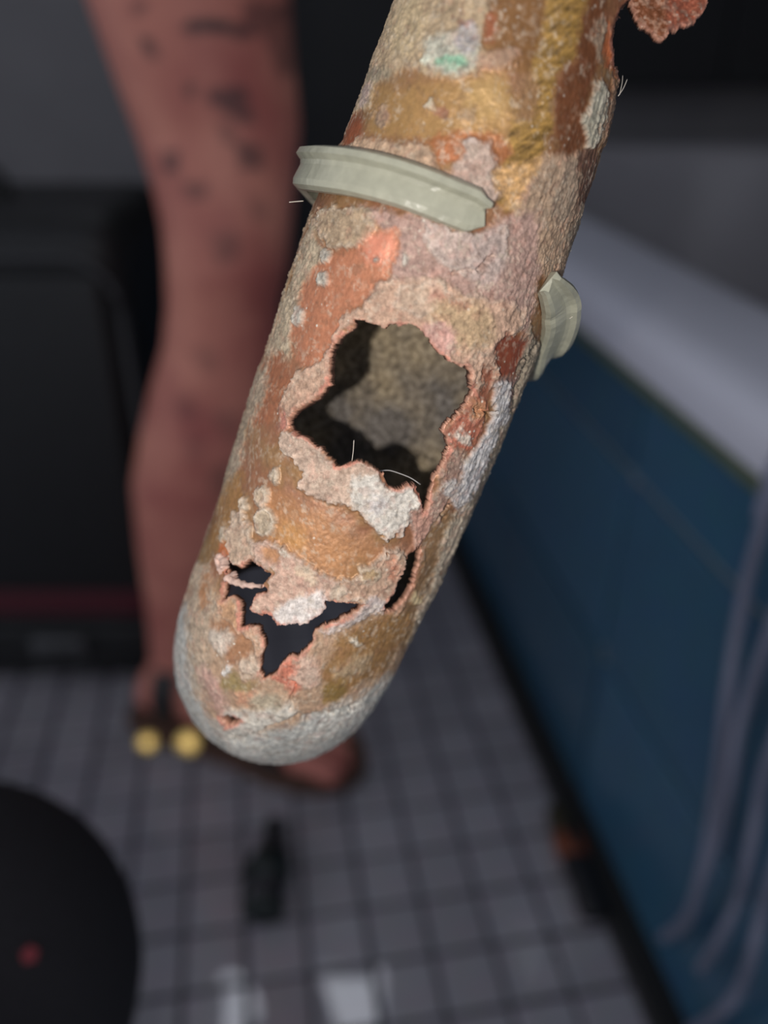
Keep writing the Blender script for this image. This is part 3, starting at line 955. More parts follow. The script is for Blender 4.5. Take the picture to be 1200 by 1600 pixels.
patch(ell(926, 182, 15, 54, 8), (172, 168, 150), .8, soft=3, rim=.4)
patch(ell(952, 180, 12, 60, 10), (146, 118, 96), .5, soft=4)
patch(ell(546, 205, 24, 26, 20), (162, 92, 58), 0, .6, .3, 6)
patch(ell(573, 148, 6, 22, 20), (172, 152, 142), .5, soft=3)
patch(ell(596, 180, 11, 17, 15), (164, 140, 120), .4, soft=4, op=.8)
patch(ell(690, 174, 12, 13), (150, 104, 76), 0, .3, .5, 3)
patch(ell(672, 165, 7, 8), (196, 186, 162), .8, soft=2)
patch(ell(733, 180, 10, 12), (178, 150, 120), .4, soft=4, op=.7)
patch([(690, 205), (780, 208), (800, 240), (775, 265), (690, 250), (660, 215)], (164, 104, 62), 0, .7, .2, 6)
patch([(536, 225), (570, 218), (650, 222), (680, 238), (690, 262), (730, 290), (560, 250), (530, 245)], (186, 158, 132), .5, soft=5)
patch(ell(736, 226, 12, 9), (196, 184, 176), .9, soft=3)
patch([(735, 220), (765, 222), (772, 262), (795, 300), (760, 330), (700, 285), (720, 240)], (188, 166, 152), .6, soft=5)
patch(ell(708, 236, 22, 16), (170, 106, 66), 0, .5, .3, 5)
patch([(770, 262), (845, 250), (835, 305), (800, 325), (775, 300)], (202, 160, 108), .1, .6, .4, 6, scratch=.8)
patch([(850, 245), (905, 235), (905, 330), (885, 430), (815, 440), (790, 380), (815, 300)], (172, 146, 122), .5, soft=7)
patch(ell(882, 300, 20, 50, 12), (152, 134, 116), .5, soft=7, op=.8)
patch([(905, 240), (935, 230), (920, 330), (898, 400), (888, 380), (900, 300)], (104, 76, 62), .1, .2, .6, 5)
patch(ell(898, 360, 10, 44, 14), (140, 128, 112), .6, soft=4, op=.8)
# --- round the ring and the shoulder below it
patch([(560, 320), (640, 335), (740, 366), (790, 335), (838, 330), (842, 430), (820, 520), (760, 500), (720, 455), (640, 455), (590, 480), (570, 470), (610, 430), (625, 375), (590, 350)], (176, 146, 134), .35, soft=7)
patch([(500, 325), (580, 325), (586, 350), (580, 375), (560, 390), (520, 390), (502, 370)], (170, 148, 122), .8, soft=2.5, rim=.5)
patch([(662, 345), (740, 362), (790, 350), (788, 400), (770, 425), (720, 428), (685, 410), (664, 375)], (190, 170, 160), .7, soft=3, rim=.6)
patch(ell(760, 400, 30, 50, 10), (184, 166, 158), .6, soft=8, op=.8)
patch([(488, 335), (502, 345), (498, 372), (512, 392), (500, 425), (478, 480), (462, 520), (440, 600), (395, 640), (425, 520), (470, 400)], (176, 160, 136), .6, soft=4)
patch([(506, 400), (540, 394), (570, 388), (596, 362), (622, 362), (628, 385), (612, 430), (590, 450), (556, 478), (536, 515), (520, 548), (500, 568), (470, 576), (458, 560), (462, 510), (474, 450), (492, 418)], (184, 122, 90), 0, .5, .3, 5)
patch(ell(594, 388, 28, 24, -30), (222, 144, 116), 0, .6, .1, 12, op=.9)  # highlight on the bare copper, painted into the colour
patch(ell(560, 418, 10, 9), (160, 112, 84), 0, .3, .6, 4, op=.8)
for e in ((508, 437, 9, 11), (509, 400, 7, 12), (468, 495, 9, 15), (590, 405, 3, 4), (634, 405, 4, 9)):
    patch(ell(*e), (178, 172, 160), .9, soft=2, rim=.4, warp=.5)
patch(ell(420, 610, 26, 60, 18), (162, 104, 72), 0, .6, .3, 9)
patch([(395, 590), (410, 560), (420, 600), (398, 660), (376, 720), (350, 800), (335, 800), (355, 720), (378, 655)], (160, 146, 126), .5, soft=4, op=.9)
# thick crust round the big hole
patch([(596, 440), (650, 432), (700, 438), (730, 460), (780, 470), (820, 480), (806, 520), (790, 590), (770, 600), (756, 618), (735, 600), (690, 560), (660, 515), (600, 512), (560, 500), (548, 512), (530, 530), (520, 560), (520, 610), (470, 640), (440, 670), (436, 640), (446, 605), (480, 575), (505, 560), (520, 520), (548, 490), (575, 470)], (190, 158, 136), .85, soft=4, rim=.3)
patch([(620, 445), (690, 440), (700, 470), (655, 495), (610, 480)], (196, 170, 148), 1.1, soft=5, rim=.5)
patch(ell(720, 505, 52, 38, 20), (194, 166, 132), 1.1, soft=12)
patch(ell(680, 530, 26, 30, -35), (200, 158, 146), 1.0, soft=8)
patch(ell(700, 470, 34, 8, 10), (168, 106, 92), .7, soft=5, op=.5)
patch([(775, 545), (790, 520), (812, 528), (826, 505), (836, 520), (818, 560), (804, 584), (776, 588)], (138, 72, 50), 0, .5, .1, 4)
patch([(770, 590), (806, 584), (824, 570), (800, 640), (784, 650), (776, 618)], (124, 96, 88), .2, .2, .5, 6)
patch([(756, 570), (768, 575), (760, 640), (748, 625)], (142, 88, 66), .1, .3, .5, 4)
patch([(822, 500), (842, 540), (832, 585), (800, 660), (770, 740), (735, 800), (700, 880), (684, 880), (730, 770), (790, 640), (806, 590)], (150, 138, 120), .6, soft=4)
patch([(776, 592), (792, 600), (788, 650), (768, 690), (752, 742), (730, 780), (712, 800), (700, 780), (706, 740), (740, 700), (764, 660), (770, 620)], (190, 188, 188), .8, soft=3, rim=.4)
patch([(744, 612), (758, 640), (748, 672), (736, 700), (712, 705), (694, 680), (694, 664), (722, 642)], (176, 108, 86), .4, .1, .8, 3)
patch(ell(722, 682, 14, 7, 25), (206, 192, 178), .8, soft=3)
patch(ell(742, 640, 12, 16), (186, 138, 100), .5, soft=5, op=.8)
patch([(704, 705), (726, 705), (708, 770), (690, 800), (668, 810), (676, 780)], (160, 132, 118), .5, soft=4)
patch(ell(700, 760, 10, 16, 15), (198, 192, 188), .9, soft=3)
# left flank and the lip under the big hole
patch([(436, 640), (450, 652), (448, 668), (434, 672)], (186, 118, 104), .4, soft=5, op=.8)
patch([(440, 668), (468, 676), (500, 700), (524, 728), (560, 716), (590, 732), (606, 762), (640, 752), (664, 796), (654, 812), (620, 834), (600, 838), (584, 820), (560, 796), (526, 786), (490, 778), (470, 758), (474, 735), (452, 712), (440, 690)], (190, 166, 148), .95, soft=2.5, rim=.5)
patch([(548, 745), (590, 738), (606, 764), (640, 756), (662, 794), (654, 812), (622, 832), (592, 832), (574, 800), (552, 790), (545, 765)], (208, 202, 192), 1.15, soft=5)
patch(ell(590, 785, 14, 14), (202, 196, 196), 1.2, soft=4, op=.6)
patch([(448, 745), (472, 768), (530, 800), (580, 850), (640, 850), (660, 820), (650, 870), (600, 880), (520, 850), (440, 800)], (160, 116, 92), .0, .4, .4, 12, op=.8)
patch([(415, 760), (450, 770), (500, 800), (560, 840), (610, 862), (560, 885), (540, 905), (490, 915), (455, 880), (430, 850), (405, 810)], (178, 128, 86), 0, .5, .3, 14, op=.85)
patch(ell(455, 838, 26, 18, 40), (190, 140, 84), 0, .6, .25, 12, op=.8)
patch(ell(355, 800, 18, 70, 18), (166, 122, 70), 0, .6, .3, 8, op=.9)
for e in ((410, 775, 11, 17), (415, 815, 17, 23), (383, 789, 7, 13, 5), (350, 834, 6, 13, 15), (430, 745, 7, 14, 0)):
    patch(ell(*e), (184, 166, 142), .75, soft=2, rim=.8, warp=.5)
patch([(366, 800), (382, 800), (392, 830), (400, 850), (395, 880), (375, 890), (358, 875), (358, 840)], (188, 164, 142), .8, soft=2.5, rim=.5)
patch(ell(350, 856, 9, 10), (196, 112, 62), 0, .5, .2, 4)
patch(ell(316, 880, 12, 46, 17), (152, 116, 72), 0, .6, .3, 6)
patch([(396, 850), (430, 845), (450, 862), (486, 890), (530, 910), (520, 938), (505, 945), (498, 962), (480, 974), (440, 978), (425, 960), (400, 960), (390, 950), (402, 925), (425, 920), (425, 895), (400, 880)], (196, 164, 146), .9, soft=3, rim=.4)
patch(ell(425, 868, 14, 12), (184, 134, 92), .2, .3, .5, 5, op=.9)
patch([(425, 950), (450, 935), (500, 920), (512, 938), (500, 962), (480, 976), (440, 980), (424, 962)], (216, 208, 202), 1.2, soft=4)
patch(ell(447, 868, 9, 4, 30), (226, 214, 196), 1.0, soft=2)
patch([(460, 880), (480, 888), (500, 908), (492, 914), (466, 894)], (204, 180, 156), .9, soft=2.5)
patch([(515, 915), (535, 900), (555, 905), (575, 880), (610, 862), (630, 862), (634, 885), (622, 930), (600, 950), (560, 940), (520, 938)], (184, 154, 132), .85, soft=2.5, rim=.8)
patch(ell(575, 898, 16, 12, -25), (176, 150, 116), 1.0, soft=3, rim=.8)
patch(ell(610, 888, 6, 22, 12), (176, 112, 86), .6, soft=4, op=.7)
patch(ell(528, 922, 12, 7), (206, 186, 164), 1.1, soft=2, rim=.5)
patch([(575, 935), (600, 930), (606, 950), (560, 968), (520, 990), (500, 985), (545, 965)], (196, 186, 182), .9, soft=4, op=.9)
# strip right of the crack
patch([(664, 820), (704, 800), (716, 830), (690, 880), (660, 950), (640, 1010), (600, 1000), (630, 950), (655, 890), (655, 860)], (150, 118, 84), 0, .5, .3, 6)
patch([(640, 800), (672, 785), (690, 800), (672, 830), (650, 860), (644, 835)], (178, 138, 122), .5, soft=4, rim=.3)
patch([(690, 830), (716, 800), (736, 790), (712, 850), (690, 900), (664, 960), (640, 1010), (634, 1000), (662, 930), (684, 880)], (182, 168, 148), .6, soft=4)
patch(ell(650, 935, 7, 8), (190, 172, 136), .5, soft=3)
# --- bottom bowl
patch([(536, 990), (600, 958), (640, 960), (650, 975), (610, 1040), (566, 1070), (520, 1090), (500, 1060), (520, 1020)], (152, 116, 74), .1, .3, .5, 7)
patch(ell(552, 1040, 34, 12, -30), (176, 156, 128), .4, soft=7, op=.7)
patch(ell(556, 1003, 11, 6, 20), (212, 202, 184), .7, soft=3)
patch([(504, 1075), (540, 1062), (545, 1080), (530, 1098), (506, 1096)], (150, 122, 70), 0, .4, .4, 5)
patch(ell(372, 1068, 28, 13, 5), (156, 136, 92), .1, .2, .6, 5)
patch([(355, 960), (385, 985), (400, 1010), (390, 1045), (360, 1040), (345, 1010), (330, 975)], (164, 118, 84), .0, .2, .5, 7, op=.9)
patch([(330, 940), (372, 935), (376, 965), (388, 985), (372, 990), (350, 965)], (190, 150, 116), .5, soft=4, rim=.5)
patch([(378, 982), (400, 976), (416, 1000), (412, 1030), (402, 1030), (398, 1000), (382, 996)], (200, 162, 134), .7, soft=3, rim=.5)
patch([(300, 880), (326, 880), (338, 950), (325, 1000), (330, 1080), (300, 1080), (288, 980)], (182, 162, 140), .4, soft=6)
patch(ell(320, 925, 8, 30, 8), (176, 128, 90), .1, .2, .5, 5)
patch(ell(345, 1000, 16, 22, -30), (204, 190, 174), .6, soft=6)
patch(ell(335, 1080, 14, 40, -25), (196, 158, 146), .5, soft=7, op=.8)
patch(ell(356, 1046, 6, 8), (222, 216, 208), .8, soft=2)
patch(ell(395, 1040, 18, 14), (206, 186, 166), .7, soft=5)
patch([(432, 1050), (445, 1030), (460, 1030), (470, 1060), (462, 1090), (448, 1080)], (206, 128, 104), .5, soft=4)
patch(ell(480, 1050, 22, 26), (196, 168, 150), .7, soft=6)
patch(ell(385, 1088, 16, 9), (212, 156, 124), .5, soft=4, op=.8)
patch([(335, 1125), (365, 1105), (400, 1110), (450, 1095), (470, 1110), (440, 1128), (380, 1150), (345, 1150)], (206, 200, 188), .8, soft=6)
patch(ell(415, 1095, 26, 14), (178, 168, 146), .5, soft=6, op=.8)
patch([(250, 930), (290, 930), (296, 1010), (302, 1075), (322, 1118), (352, 1150), (440, 1140), (500, 1112), (570, 1085), (610, 1050), (620, 1070), (570, 1140), (480, 1230), (350, 1240), (250, 1160)], (182, 182, 176), .45, soft=7)
patch(ell(520, 1128, 60, 14, -32), (204, 202, 194), .7, soft=8, op=.8)
patch(ell(385, 1168, 30, 12), (206, 204, 196), .7, soft=6, op=.8)

# greyed crust pale/dark mottling in the crusted zones
mm = (cru * (fine2 - .5) * .7)[:, None]
colr = np.clip(colr * (1 + mm), 0, 1)
pink = (cru * sstep(.54, .72, fbm(q3 * .9 + 31, 3, 151)) * .2)[:, None]
colr = colr * (1 - pink) + L3((190, 128, 110)) * pink
dust = (frontf * sstep(.50, .68, fbm(q3 * 1.7 + 13, 3, 401, .6)) * sstep(.40, .62, fbm(q3 * .45 + 3, 3, 409)) * .42)[:, None]
colr = colr * (1 - dust) + L3((204, 190, 170)) * dust; cru = np.clip(cru + dust[:, 0] * .6, 0, 1); met = met * (1 - dust[:, 0])
dirt = (frontf * sstep(.56, .74, fbm(q3 * 1.2 + 33, 4, 421, .6)) * .35)[:, None]
colr = colr * (1 - dirt) + L3((116, 88, 66)) * dirt
pits = (sstep(.63, .74, fbm(q3 * 1.3 + 77, 2, 171)) * (1 - cru) * .22)[:, None]
colr = colr * (1 - pits) + L3((196, 172, 146)) * pits

# ---- holes
H1 = [(451, 663), (453, 655), (461, 642), (478, 632), (499, 624), (505, 611), (517, 599), (516, 580), (518, 551), (524, 536), (534, 522), (553, 513), (557, 499), (567, 499), (578, 505), (592, 507), (601, 514), (607, 506), (621, 507), (642, 506), (658, 515), (671, 530), (677, 542), (690, 555), (702, 565), (717, 570), (729, 570), (735, 584), (735, 604), (741, 616), (732, 628), (717, 647), (696, 663), (692, 672), (698, 684), (702, 701), (692, 726), (679, 747), (673, 772), (671, 782), (662, 803), (656, 788), (653, 768), (648, 759), (637, 756), (625, 765), (612, 764), (602, 753), (596, 741), (583, 728), (571, 720), (559, 718), (551, 722), (534, 728), (526, 730), (522, 720), (511, 709), (503, 700), (490, 695), (480, 684), (463, 678)]
H2 = [(350, 866), (363, 878), (378, 889), (384, 880), (394, 870), (399, 880), (409, 887), (425, 897), (422, 904), (413, 912), (422, 924), (405, 927), (396, 935), (391, 951), (405, 960), (417, 957), (424, 957), (432, 970), (442, 975), (459, 971), (482, 970), (495, 960), (509, 945), (504, 930), (515, 937), (542, 942), (571, 941), (562, 949), (542, 964), (517, 974), (500, 980), (489, 990), (490, 1001), (480, 1016), (462, 1028), (457, 1023), (438, 1038), (432, 1050), (424, 1056), (412, 1062), (408, 1053), (408, 1027), (415, 1010), (413, 997), (402, 978), (396, 975), (387, 979), (377, 981), (375, 970), (378, 945), (372, 935), (363, 932), (345, 942), (350, 926), (352, 914), (356, 900), (353, 887)]
H3 = [(342, 1119), (358, 1115), (366, 1116), (382, 1121), (370, 1129), (356, 1131)]
H4 = [(659, 846), (656, 880), (650, 908), (638, 934), (616, 956), (599, 955), (598, 946), (610, 924), (622, 898), (637, 868)]
H5 = [(982, -80), (980, 0), (968, 16), (956, 42), (954, 73), (961, 112), (969, 132), (1010, 140), (1050, -80)]
hx = U + (fbm(q3 * 1.9, 2, 201, .7) - .5) * 9; hy = Vv + (fbm(q3 * 1.9 + 60, 2, 211, .7) - .5) * 9
dh = np.full(n, 40.0)
for Hh in (H1, H2, H3, H4):
    dh = np.minimum(dh, np.where(facing > -.05, sdist(Hh, hx, hy, 40), 40))
dh5 = np.where(np.abs(THV) < math.radians(140), sdist(H5, hx, hy, 40), 40)
dh = np.minimum(dh, dh5)
rimm = (1 - sstep(.5, 5.5, dh)) * (.2 + .75 * sstep(.4, .65, fbm(q3 * .5 + 5, 2, 301)))
colr = colr * (1 - rimm[:, None]) + L3((206, 140, 120)) * rimm[:, None]
crease = np.zeros(n)
for poly, wd in (([(352, 1152), (385, 1150), (420, 1136), (455, 1124), (468, 1112)], 3.0), ([(478, 1122), (520, 1110), (560, 1098)], 3), ([(455, 1060), (462, 1090), (456, 1100)], 2.5),
                 ([(765, 400), (748, 420), (700, 425)], 2.5), ([(700, 790), (690, 810)], 2), ([(742, 640), (756, 650), (768, 640)], 2.5), ([(836, 530), (812, 575), (806, 600), (796, 640)], 3)):
    dcr = sdist(poly, X, Y, 14, closed=False)
    crease = np.maximum(crease, (1 - sstep(0, wd * 1.6, dcr)) * frontf)

# ---- displacement, mm
disp = hgt * (.56 + .55 * (fine2 - .3)) * 1.0
disp += cru * (fine1 - .5) * .52 + cru * (streak - .5) * (.10 + .5 * sstep(.45, 1.1, THV))
disp += (1 - cru) * (fine1 - .5) * .05
disp += sc_ * (scr - .5) * .34
disp -= crease * .8
disp += np.exp(-((dh - 3.0) / 3.5) ** 2) * .30 * sstep(.35, .7, fbm(q3 * .6, 2, 307))          # swollen hole edges
disp += (coarse - .5) * .5
out = base + nrm * (disp * .001)[:, None]
th_w = .0011
inn = base - nrm * (th_w - .0005 * (fine2 - .5))[:, None]

colr = colr * (1 + sc_[:, None] * (scr - .5)[:, None] * 2.6)
colr = np.clip(colr, 0.005, .95)

gi = np.arange(NR * NC).reshape(NR, NC)
a = gi[:-1, :]; b = gi[1:, :]
a2 = np.roll(a, -1, axis=1); b2 = np.roll(b, -1, axis=1)
quads = np.stack([a, b, b2, a2], -1).reshape(-1, 4)
hole_v = dh < 0
keep = ~(hole_v[quads].sum(1) >= 2)
quads = quads[keep]
# settle ragged hole edges on the outline: pull kept-but-inside vertices out is not needed at this density
used = np.zeros(n, bool); used[quads.ravel()] = True
# boundary edges
E = np.concatenate([quads[:, [0, 1]], quads[:, [1, 2]], quads[:, [2, 3]], quads[:, [3, 0]]])
key = np.sort(E, axis=1); kk = key[:, 0].astype(np.int64) * n + key[:, 1]
uq, idx, cnt = np.unique(kk, return_index=True, return_counts=True)
Bd = E[idx[cnt == 1]]
allv = np.vstack([out, inn])
rimq = np.stack([Bd[:, 1], Bd[:, 0], Bd[:, 0] + n, Bd[:, 1] + n], 1)
inq = quads[:, ::-1] + n
faces = np.vstack([quads, inq, rimq])
midx = np.concatenate([np.zeros(len(quads)), np.ones(len(inq)), np.full(len(rimq), 2)]).astype(np.int32)
use = np.zeros(2 * n, bool); use[faces.ravel()] = True
remap = np.cumsum(use) - 1
faces = remap[faces]
allv = allv[use]
# orient: outer normals must point outwards
v0, v1, v2 = allv[faces[0][0]], allv[faces[0][1]], allv[faces[0][2]]
if np.cross(v1 - v0, v2 - v0).dot(nrm[quads[0][0]]) < 0:
    faces = faces[:, ::-1]
pipe_org = c2w(C[NR // 2])
pme = np_mesh('pipe_wall', c2w(allv) - pipe_org, faces, midx)
nv = len(pme.vertices)
full = np.zeros((2 * n, 4), np.float32); full[:, 3] = 1
full[:n, :3] = colr; full[n:, :3] = .3
att = pme.attributes.new('tint', 'FLOAT_COLOR', 'POINT'); att.data.foreach_set('color', full[use].ravel())
full[:n, 0] = met; full[:n, 1] = cru; full[:n, 2] = sc_
att = pme.attributes.new('finish', 'FLOAT_COLOR', 'POINT'); att.data.foreach_set('color', full[use].ravel())
pipe = empty('drain_pipe', pipe_org)
tag(pipe, 'corroded brass drain pipe eaten through by jagged holes, held before the camera', 'pipe')
pw = link_mesh('pipe_wall', pme, pipe, [M_OUT, M_IN, M_RIM])

# lookup: photo px -> grid index on the near side
Ug = U.reshape(NR, NC); Vg = Vv.reshape(NR, NC); Fg = facing.reshape(NR, NC)
def find(px, py):
    d = (Ug - px) ** 2 + (Vg - py) ** 2 + np.where(Fg < -.02, 1e9, 0)
    i = int(np.argmin(d)); return ss[i // NC], th[i % NC]
def surf(s, t, off):
    c = np.array([np.interp(s, ss, C[:, k]) for k in range(3)]); r = np.interp(s, ss, RR)
    a_ = np.array([np.interp(s, ss, N1[:, k]) for k in range(3)]); b_ = np.array([np.interp(s, ss, N2[:, k]) for k in range(3)])
    tt = np.array([np.interp(s, ss, TT[:, k]) for k in range(3)])
    nn_ = a_ * math.cos(t) + b_ * math.sin(t); nn_ /= np.linalg.norm(nn_)
    return c + (r + off) * nn_, nn_, tt

# ---- copper splinter bridging the lower hole
def sheet_strip(name, pts, wpx, off, mat, lift=0.0):
    V, F = [], []
    Pp = spline(pts, 36)
    for i, (px, py) in enumerate(Pp):
        s_, t_ = find(px, py)
        p, nn_, tt = surf(s_, t_, off + .0003 * math.sin(i * .9))
        j = min(i + 1, len(Pp) - 1); k_ = max(i - 1, 0)
        d = Pp[j] - Pp[k_]; d = d / (np.linalg.norm(d) + 1e-9)
        pe = np.array([-d[1], d[0]])
        wv = wpx * (.75 + .35 * math.sin(i * 1.7) * .5 + .25 * random.random()) * (.45 + .55 * math.sin(math.pi * min(1, (i + 4) / 40)))
        for sgn, o2 in ((-1, 0), (-.5, .0004), (.5, .0004), (1, 0), (.5, -.0006), (-.5, -.0006)):
            q = px + pe[0] * wv * sgn, py + pe[1] * wv * sgn
            dpt = -p[2]
            V.append(np.array([(q[0] - 600) / FPX * dpt, (800 - q[1]) / FPX * dpt, -dpt]) + nn_ * o2)
    m_ = 6; L_ = len(Pp)
    for i in range(L_ - 1):
        for k_ in range(m_):
            k2 = (k_ + 1) % m_
            F.append((i * m_ + k_, i * m_ + k2, (i + 1) * m_ + k2, (i + 1) * m_ + k_))
    F.append(tuple(range(m_))); F.append(tuple((L_ - 1) * m_ + k_ for k_ in range(m_))[::-1])
    me = bpy.data.meshes.new(name); me.from_pydata([tuple(c2w(v) - pipe_org) for v in V], [], F)
    for p in me.polygons: p.use_smooth = True
    return link_mesh(name, me, pipe, [mat])
M_PALE = simple('pinkish_white_crust', (206, 176, 162), 0.85, 0, 0.3, 900, 0.7, bdist=0.0004)
sp = sheet_strip('splinter', [(340, 872), (344, 886), (352, 900), (366, 908), (384, 914), (410, 916)], 7.5, .0004, M_PALE)
sp2 = sheet_strip('splinter', [(341, 868), (350, 876), (352, 888), (364, 896), (367, 902)], 8, .0008, M_PALE)

# ---- torn copper flap, top right
def flap():
    poly = [(940, -150), (948, -125), (998, -72), (984, -20), (984, 4), (994, 27), (1003, 42), (1016, 48), (1024, 59), (1032, 63), (1040, 60), (1047, 44), (1056, 46), (1072, 38), (1086, 35), (1096, 22), (1106, 5), (1120, -30), (1130, -110)]
    xs = np.arange(935, 1140, 1.3); ys = np.arange(-152, 70, 1.3)
    gx, gy = np.meshgrid(xs, ys); sh = gx.shape
    gx = gx.ravel(); gy = gy.ravel()
    q = np.stack([gx * .12, gy * .12, gx * 0], 1)
    fx = (fbm(q * .9, 3, 5) - .5) * 8; fy = (fbm(q * .9 + 30, 3, 8) - .5) * 8
    ok = inside(poly, gx + fx, gy + fy)
    fold = 1036 + (gy + 110) * .03
    dep = .1120 + np.abs(gx - fold) * .000060 + (fbm(q * .45, 3, 3) - .5) * .0020 + (fbm(q * 2.2, 2, 6) - .5) * .0004 + gy * .00001
    dep += .0055 * sstep(1000, 950, gx) * sstep(-70, -110, gy)
    # creases radiating in the right half
    dep += np.where(gx > fold, .0003 * np.sin((gx - fold) * .16 + gy * .28), 0)
    Pt = np.stack([(gx - 600) / FPX * dep, (800 - gy) / FPX * dep, -dep], 1)
    m = gx.size
    g = np.arange(m).reshape(sh)
    Q = np.stack([g[:-1, :-1], g[1:, :-1], g[1:, 1:], g[:-1, 1:]], -1).reshape(-1, 4)
    Q = Q[ok[Q].all(1)]
    E = np.concatenate([Q[:, [0, 1]], Q[:, [1, 2]], Q[:, [2, 3]], Q[:, [3, 0]]])
    key = np.sort(E, axis=1); kk = key[:, 0].astype(np.int64) * m + key[:, 1]
    uq, idx, cnt = np.unique(kk, return_index=True, return_counts=True); Bd = E[idx[cnt == 1]]
    P2 = Pt + np.array([0, 0, -.0011])
    F = np.vstack([Q, Q[:, ::-1] + m, np.stack([Bd[:, 1], Bd[:, 0], Bd[:, 0] + m, Bd[:, 1] + m], 1)])
    A = np.vstack([Pt, P2]); use = np.zeros(2 * m, bool); use[F.ravel()] = True; rp = np.cumsum(use) - 1
    me = np_mesh('torn_flap', c2w(A[use]) - pipe_org, rp[F])
    kx = sstep(-6, 10, gx - fold)[:, None]
    c = L3((130, 80, 52)) * (1 - kx) + L3((172, 100, 74)) * kx
    e = sstep(.52, .66, fbm(q * 1.4, 3, 17))[:, None]; c = c * (1 - e * .6) + L3((186, 150, 128)) * e * .6
    de = sdist(poly, gx + fx, gy + fy, 12); er = (1 - sstep(0, 7, -de))[:, None]; c = c * (1 - er * .6) + L3((196, 146, 126)) * er * .6
    full = np.ones((2 * m, 4), np.float32); full[:m, :3] = c; full[m:, :3] = c
    at = me.attributes.new('tint', 'FLOAT_COLOR', 'POINT'); at.data.foreach_set('color', full[use].ravel())
    full[:, 0] = .3; full[:, 1] = .6; full[:, 2] = 0
    at = me.attributes.new('finish', 'FLOAT_COLOR', 'POINT'); at.data.foreach_set('color', full[use].ravel())
    return link_mesh('torn_flap', me, pipe, [M_OUT])
flap()

# ---- hairs and the fine wire
def px3(px, py, d): return c2w([(px - 600) / FPX * d, (800 - py) / FPX * d, -d]) - pipe_org
def hair(name, pts, d0, d1, r, mat):
    Pp = spline(pts, 16)
    return link_mesh(name, tube_mesh([px3(a_, b_, d0 + (d1 - d0) * i / 15) for i, (a_, b_) in enumerate(Pp)], r, 6), pipe, [mat])
hair('wire', [(594, 736), (608, 735), (625, 740), (642, 747), (657, 757)], .1215, .1225, .00011, M_WIRE)
hair('fibre', [(553, 688), (552, 704), (550, 720)], .118, .1195, .00005, M_FIBRE)
hair('fibre', [(452, 316), (462, 315), (474, 314)], .122, .123, .00007, M_FIBRE)
hair('fibre', [(966, 150), (974, 138), (980, 124)], .118, .119, .00006, M_FIBRE)
hair('fibre', [(968, 148), (972, 130), (973, 118)], .118, .119, .00005, M_FIBRE)
hair('fibre', [(890, 498), (898, 492), (902, 484)], .124, .124, .00005, M_FIBRE)
# loose grains clinging to the right-hand edge, one part
gb = bmesh.new()
rg = random.Random(4)
for (gx_, gy_) in [(812, 636), (786, 702), (768, 731), (741, 783), (722, 824), (656, 970), (897, 392)]:
    s_, t_ = find(gx_ - 4, gy_)
    p, nn_, tt = surf(s_, t_, .0003)
    b = bmesh.new(); bmesh.ops.create_icosphere(b, subdivisions=1, radius=rg.uniform(.00015, .00032))
    for v_ in b.verts: v_.co = Vector([c_ * rg.uniform(.7, 1.2) for c_ in v_.co]) + Vector(c2w(p) - pipe_org)
    me = bpy.data.meshes.new('t'); b.to_mesh(me); b.free(); gb.from_mesh(me); bpy.data.meshes.remove(me)
g_ = bm_obj('crust_grains', gb, [M_FIBRE], pipe, True); g_['kind'] = 'stuff'

# ---- broken rubber ring round the shoulder
ring_front = [(752, 336), (705, 317), (660, 300), (617, 287), (576, 279), (535, 275), (512, 276)]
RP = []
for i, (px, py) in enumerate(ring_front):
    s_, t_ = find(px, py); RP.append((s_, t_, .0006 + .0026 * sstep(0, 1, i / 6.0)))
sL, tL, oL = RP[-1]
rf = [(843, 438), (856, 466), (864, 500), (863, 535)]
RF = [find(*q) for q in rf]
sE, tE = RF[-1]
wrapT = np.linspace(min(tL, math.radians(-82)), tE - 2 * math.pi, 40)
for t_ in wrapT[1:-4]:
    f = (t_ - wrapT[0]) / (wrapT[-1] - wrapT[0])
    RP.append((sL + (sE + .0052 - sL) * (f * f * (3 - 2 * f)), t_, .0036 - .001 * f))
for i, (s_, t_) in enumerate(RF[::-1]):
    RP.append((s_, t_ - 2 * math.pi, .0036 - .0005 * i))
RPs = spline(np.array(RP), 260)
def smooth_tail(A_, i0, w_):
    B_ = A_.copy()
    for i_ in range(i0, len(A_) - 1):
        h_ = min(w_, len(A_) - 1 - i_)
        B_[i_] = A_[max(0, i_ - h_):i_ + h_ + 1].mean(0)
    return B_
RPs = smooth_tail(RPs, int(len(RPs) * .80), 9)
cen = []
for s_, t_, o_ in RPs:
    p, nn_, tt = surf(s_, t_, o_ - .0012); cen.append((p, nn_, tt))
prof = [(-.0029, -.0004), (-.0030, .0016), (-.0025, .0026), (-.0016, .0028), (-.0010, .0019), (-.0004, .0017), (.0018, .0021), (.0026, .0019), (.0030, .0010), (.0029, -.0004)]
V, F = [], []
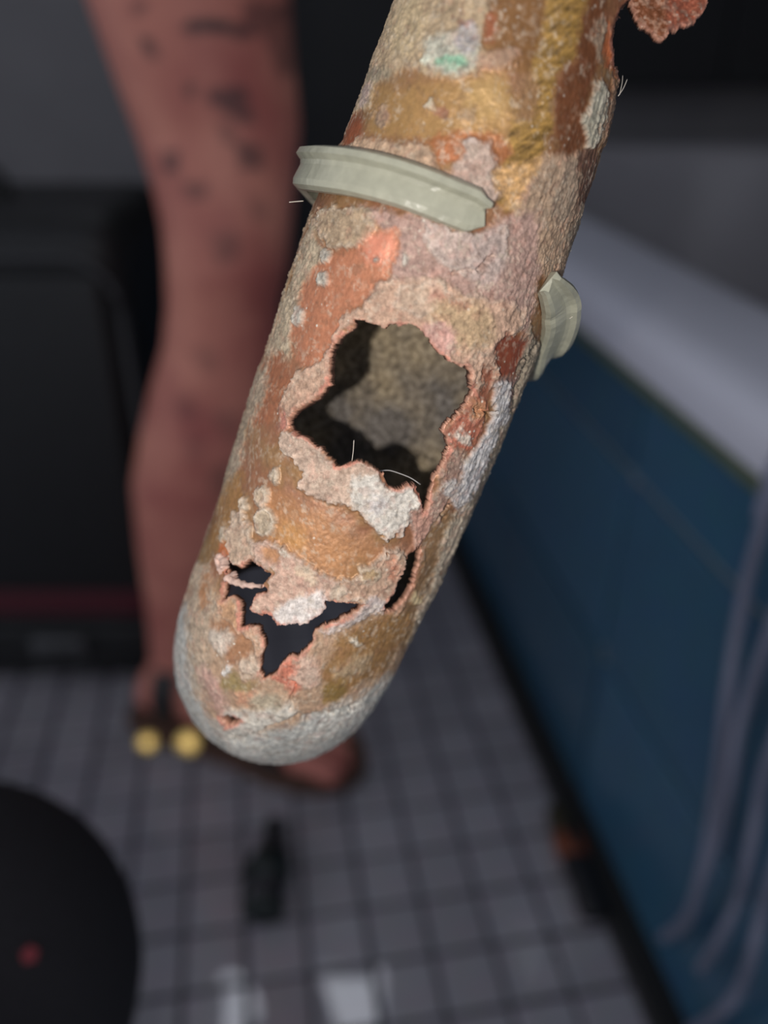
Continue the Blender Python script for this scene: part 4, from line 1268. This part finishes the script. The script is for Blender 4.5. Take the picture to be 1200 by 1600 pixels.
m_ = len(prof); L_ = len(cen)
nns = np.array([q_[1] for q_ in cen]); pp_ = np.array([q_[0] for q_ in cen])
for i in range(L_):
    kf = sstep(L_ * .865, L_ * .925, i) * .85
    vd_ = -pp_[i] / np.linalg.norm(pp_[i]); rt_ = nns[i] - vd_ * nns[i].dot(vd_)
    nns[i] = nns[i] * (1 - kf) + kf * (vd_ + .5 * rt_ / (np.linalg.norm(rt_) + 1e-6)); nns[i] /= np.linalg.norm(nns[i])
nns = smooth_tail(nns, int(L_ * .8), 7)
cen = [(pp_[i], nns[i] / np.linalg.norm(nns[i]), cen[i][2]) for i in range(L_)]
rr_ = random.Random(3)
for i, (p, nn_, tt) in enumerate(cen):
    d = cen[min(i + 1, L_ - 1)][0] - cen[max(i - 1, 0)][0]; d /= np.linalg.norm(d)
    tap = 1 - .45 * sstep(L_ - 8, L_, i) - .30 * (1 - sstep(0, 2, i))
    wdir = np.cross(nn_, d); wdir /= np.linalg.norm(wdir)
    if wdir.dot(tt) < 0: wdir = -wdir
    for j, (a_, h_) in enumerate(prof):
        jit = 0.00006 * (rr_.random() - .5)
        end = (.0006 * math.sin(j * 1.9)) if i in (0, L_ - 1) else 0
        V.append(p + wdir * (a_ * tap + jit) + nn_ * (h_ + jit) + d * end)
for i in range(L_ - 1):
    for j in range(m_):
        j2 = (j + 1) % m_
        F.append((i * m_ + j, i * m_ + j2, (i + 1) * m_ + j2, (i + 1) * m_ + j))
F.append(tuple(range(m_))); F.append(tuple((L_ - 1) * m_ + j for j in range(m_))[::-1])
me = bpy.data.meshes.new('rubber_ring'); me.from_pydata([tuple(c2w(v) - pipe_org) for v in V], [], F)
b = bmesh.new(); b.from_mesh(me); bmesh.ops.recalc_face_normals(b, faces=b.faces); b.to_mesh(me); b.free()
for p in me.polygons: p.use_smooth = False
ringo = link_mesh('rubber_ring', me, None, [M_RUBBER]); ringo.location = pipe_org
tag(ringo, 'broken grey-green rubber sealing ring gripping the shoulder of the corroded pipe', 'ring')
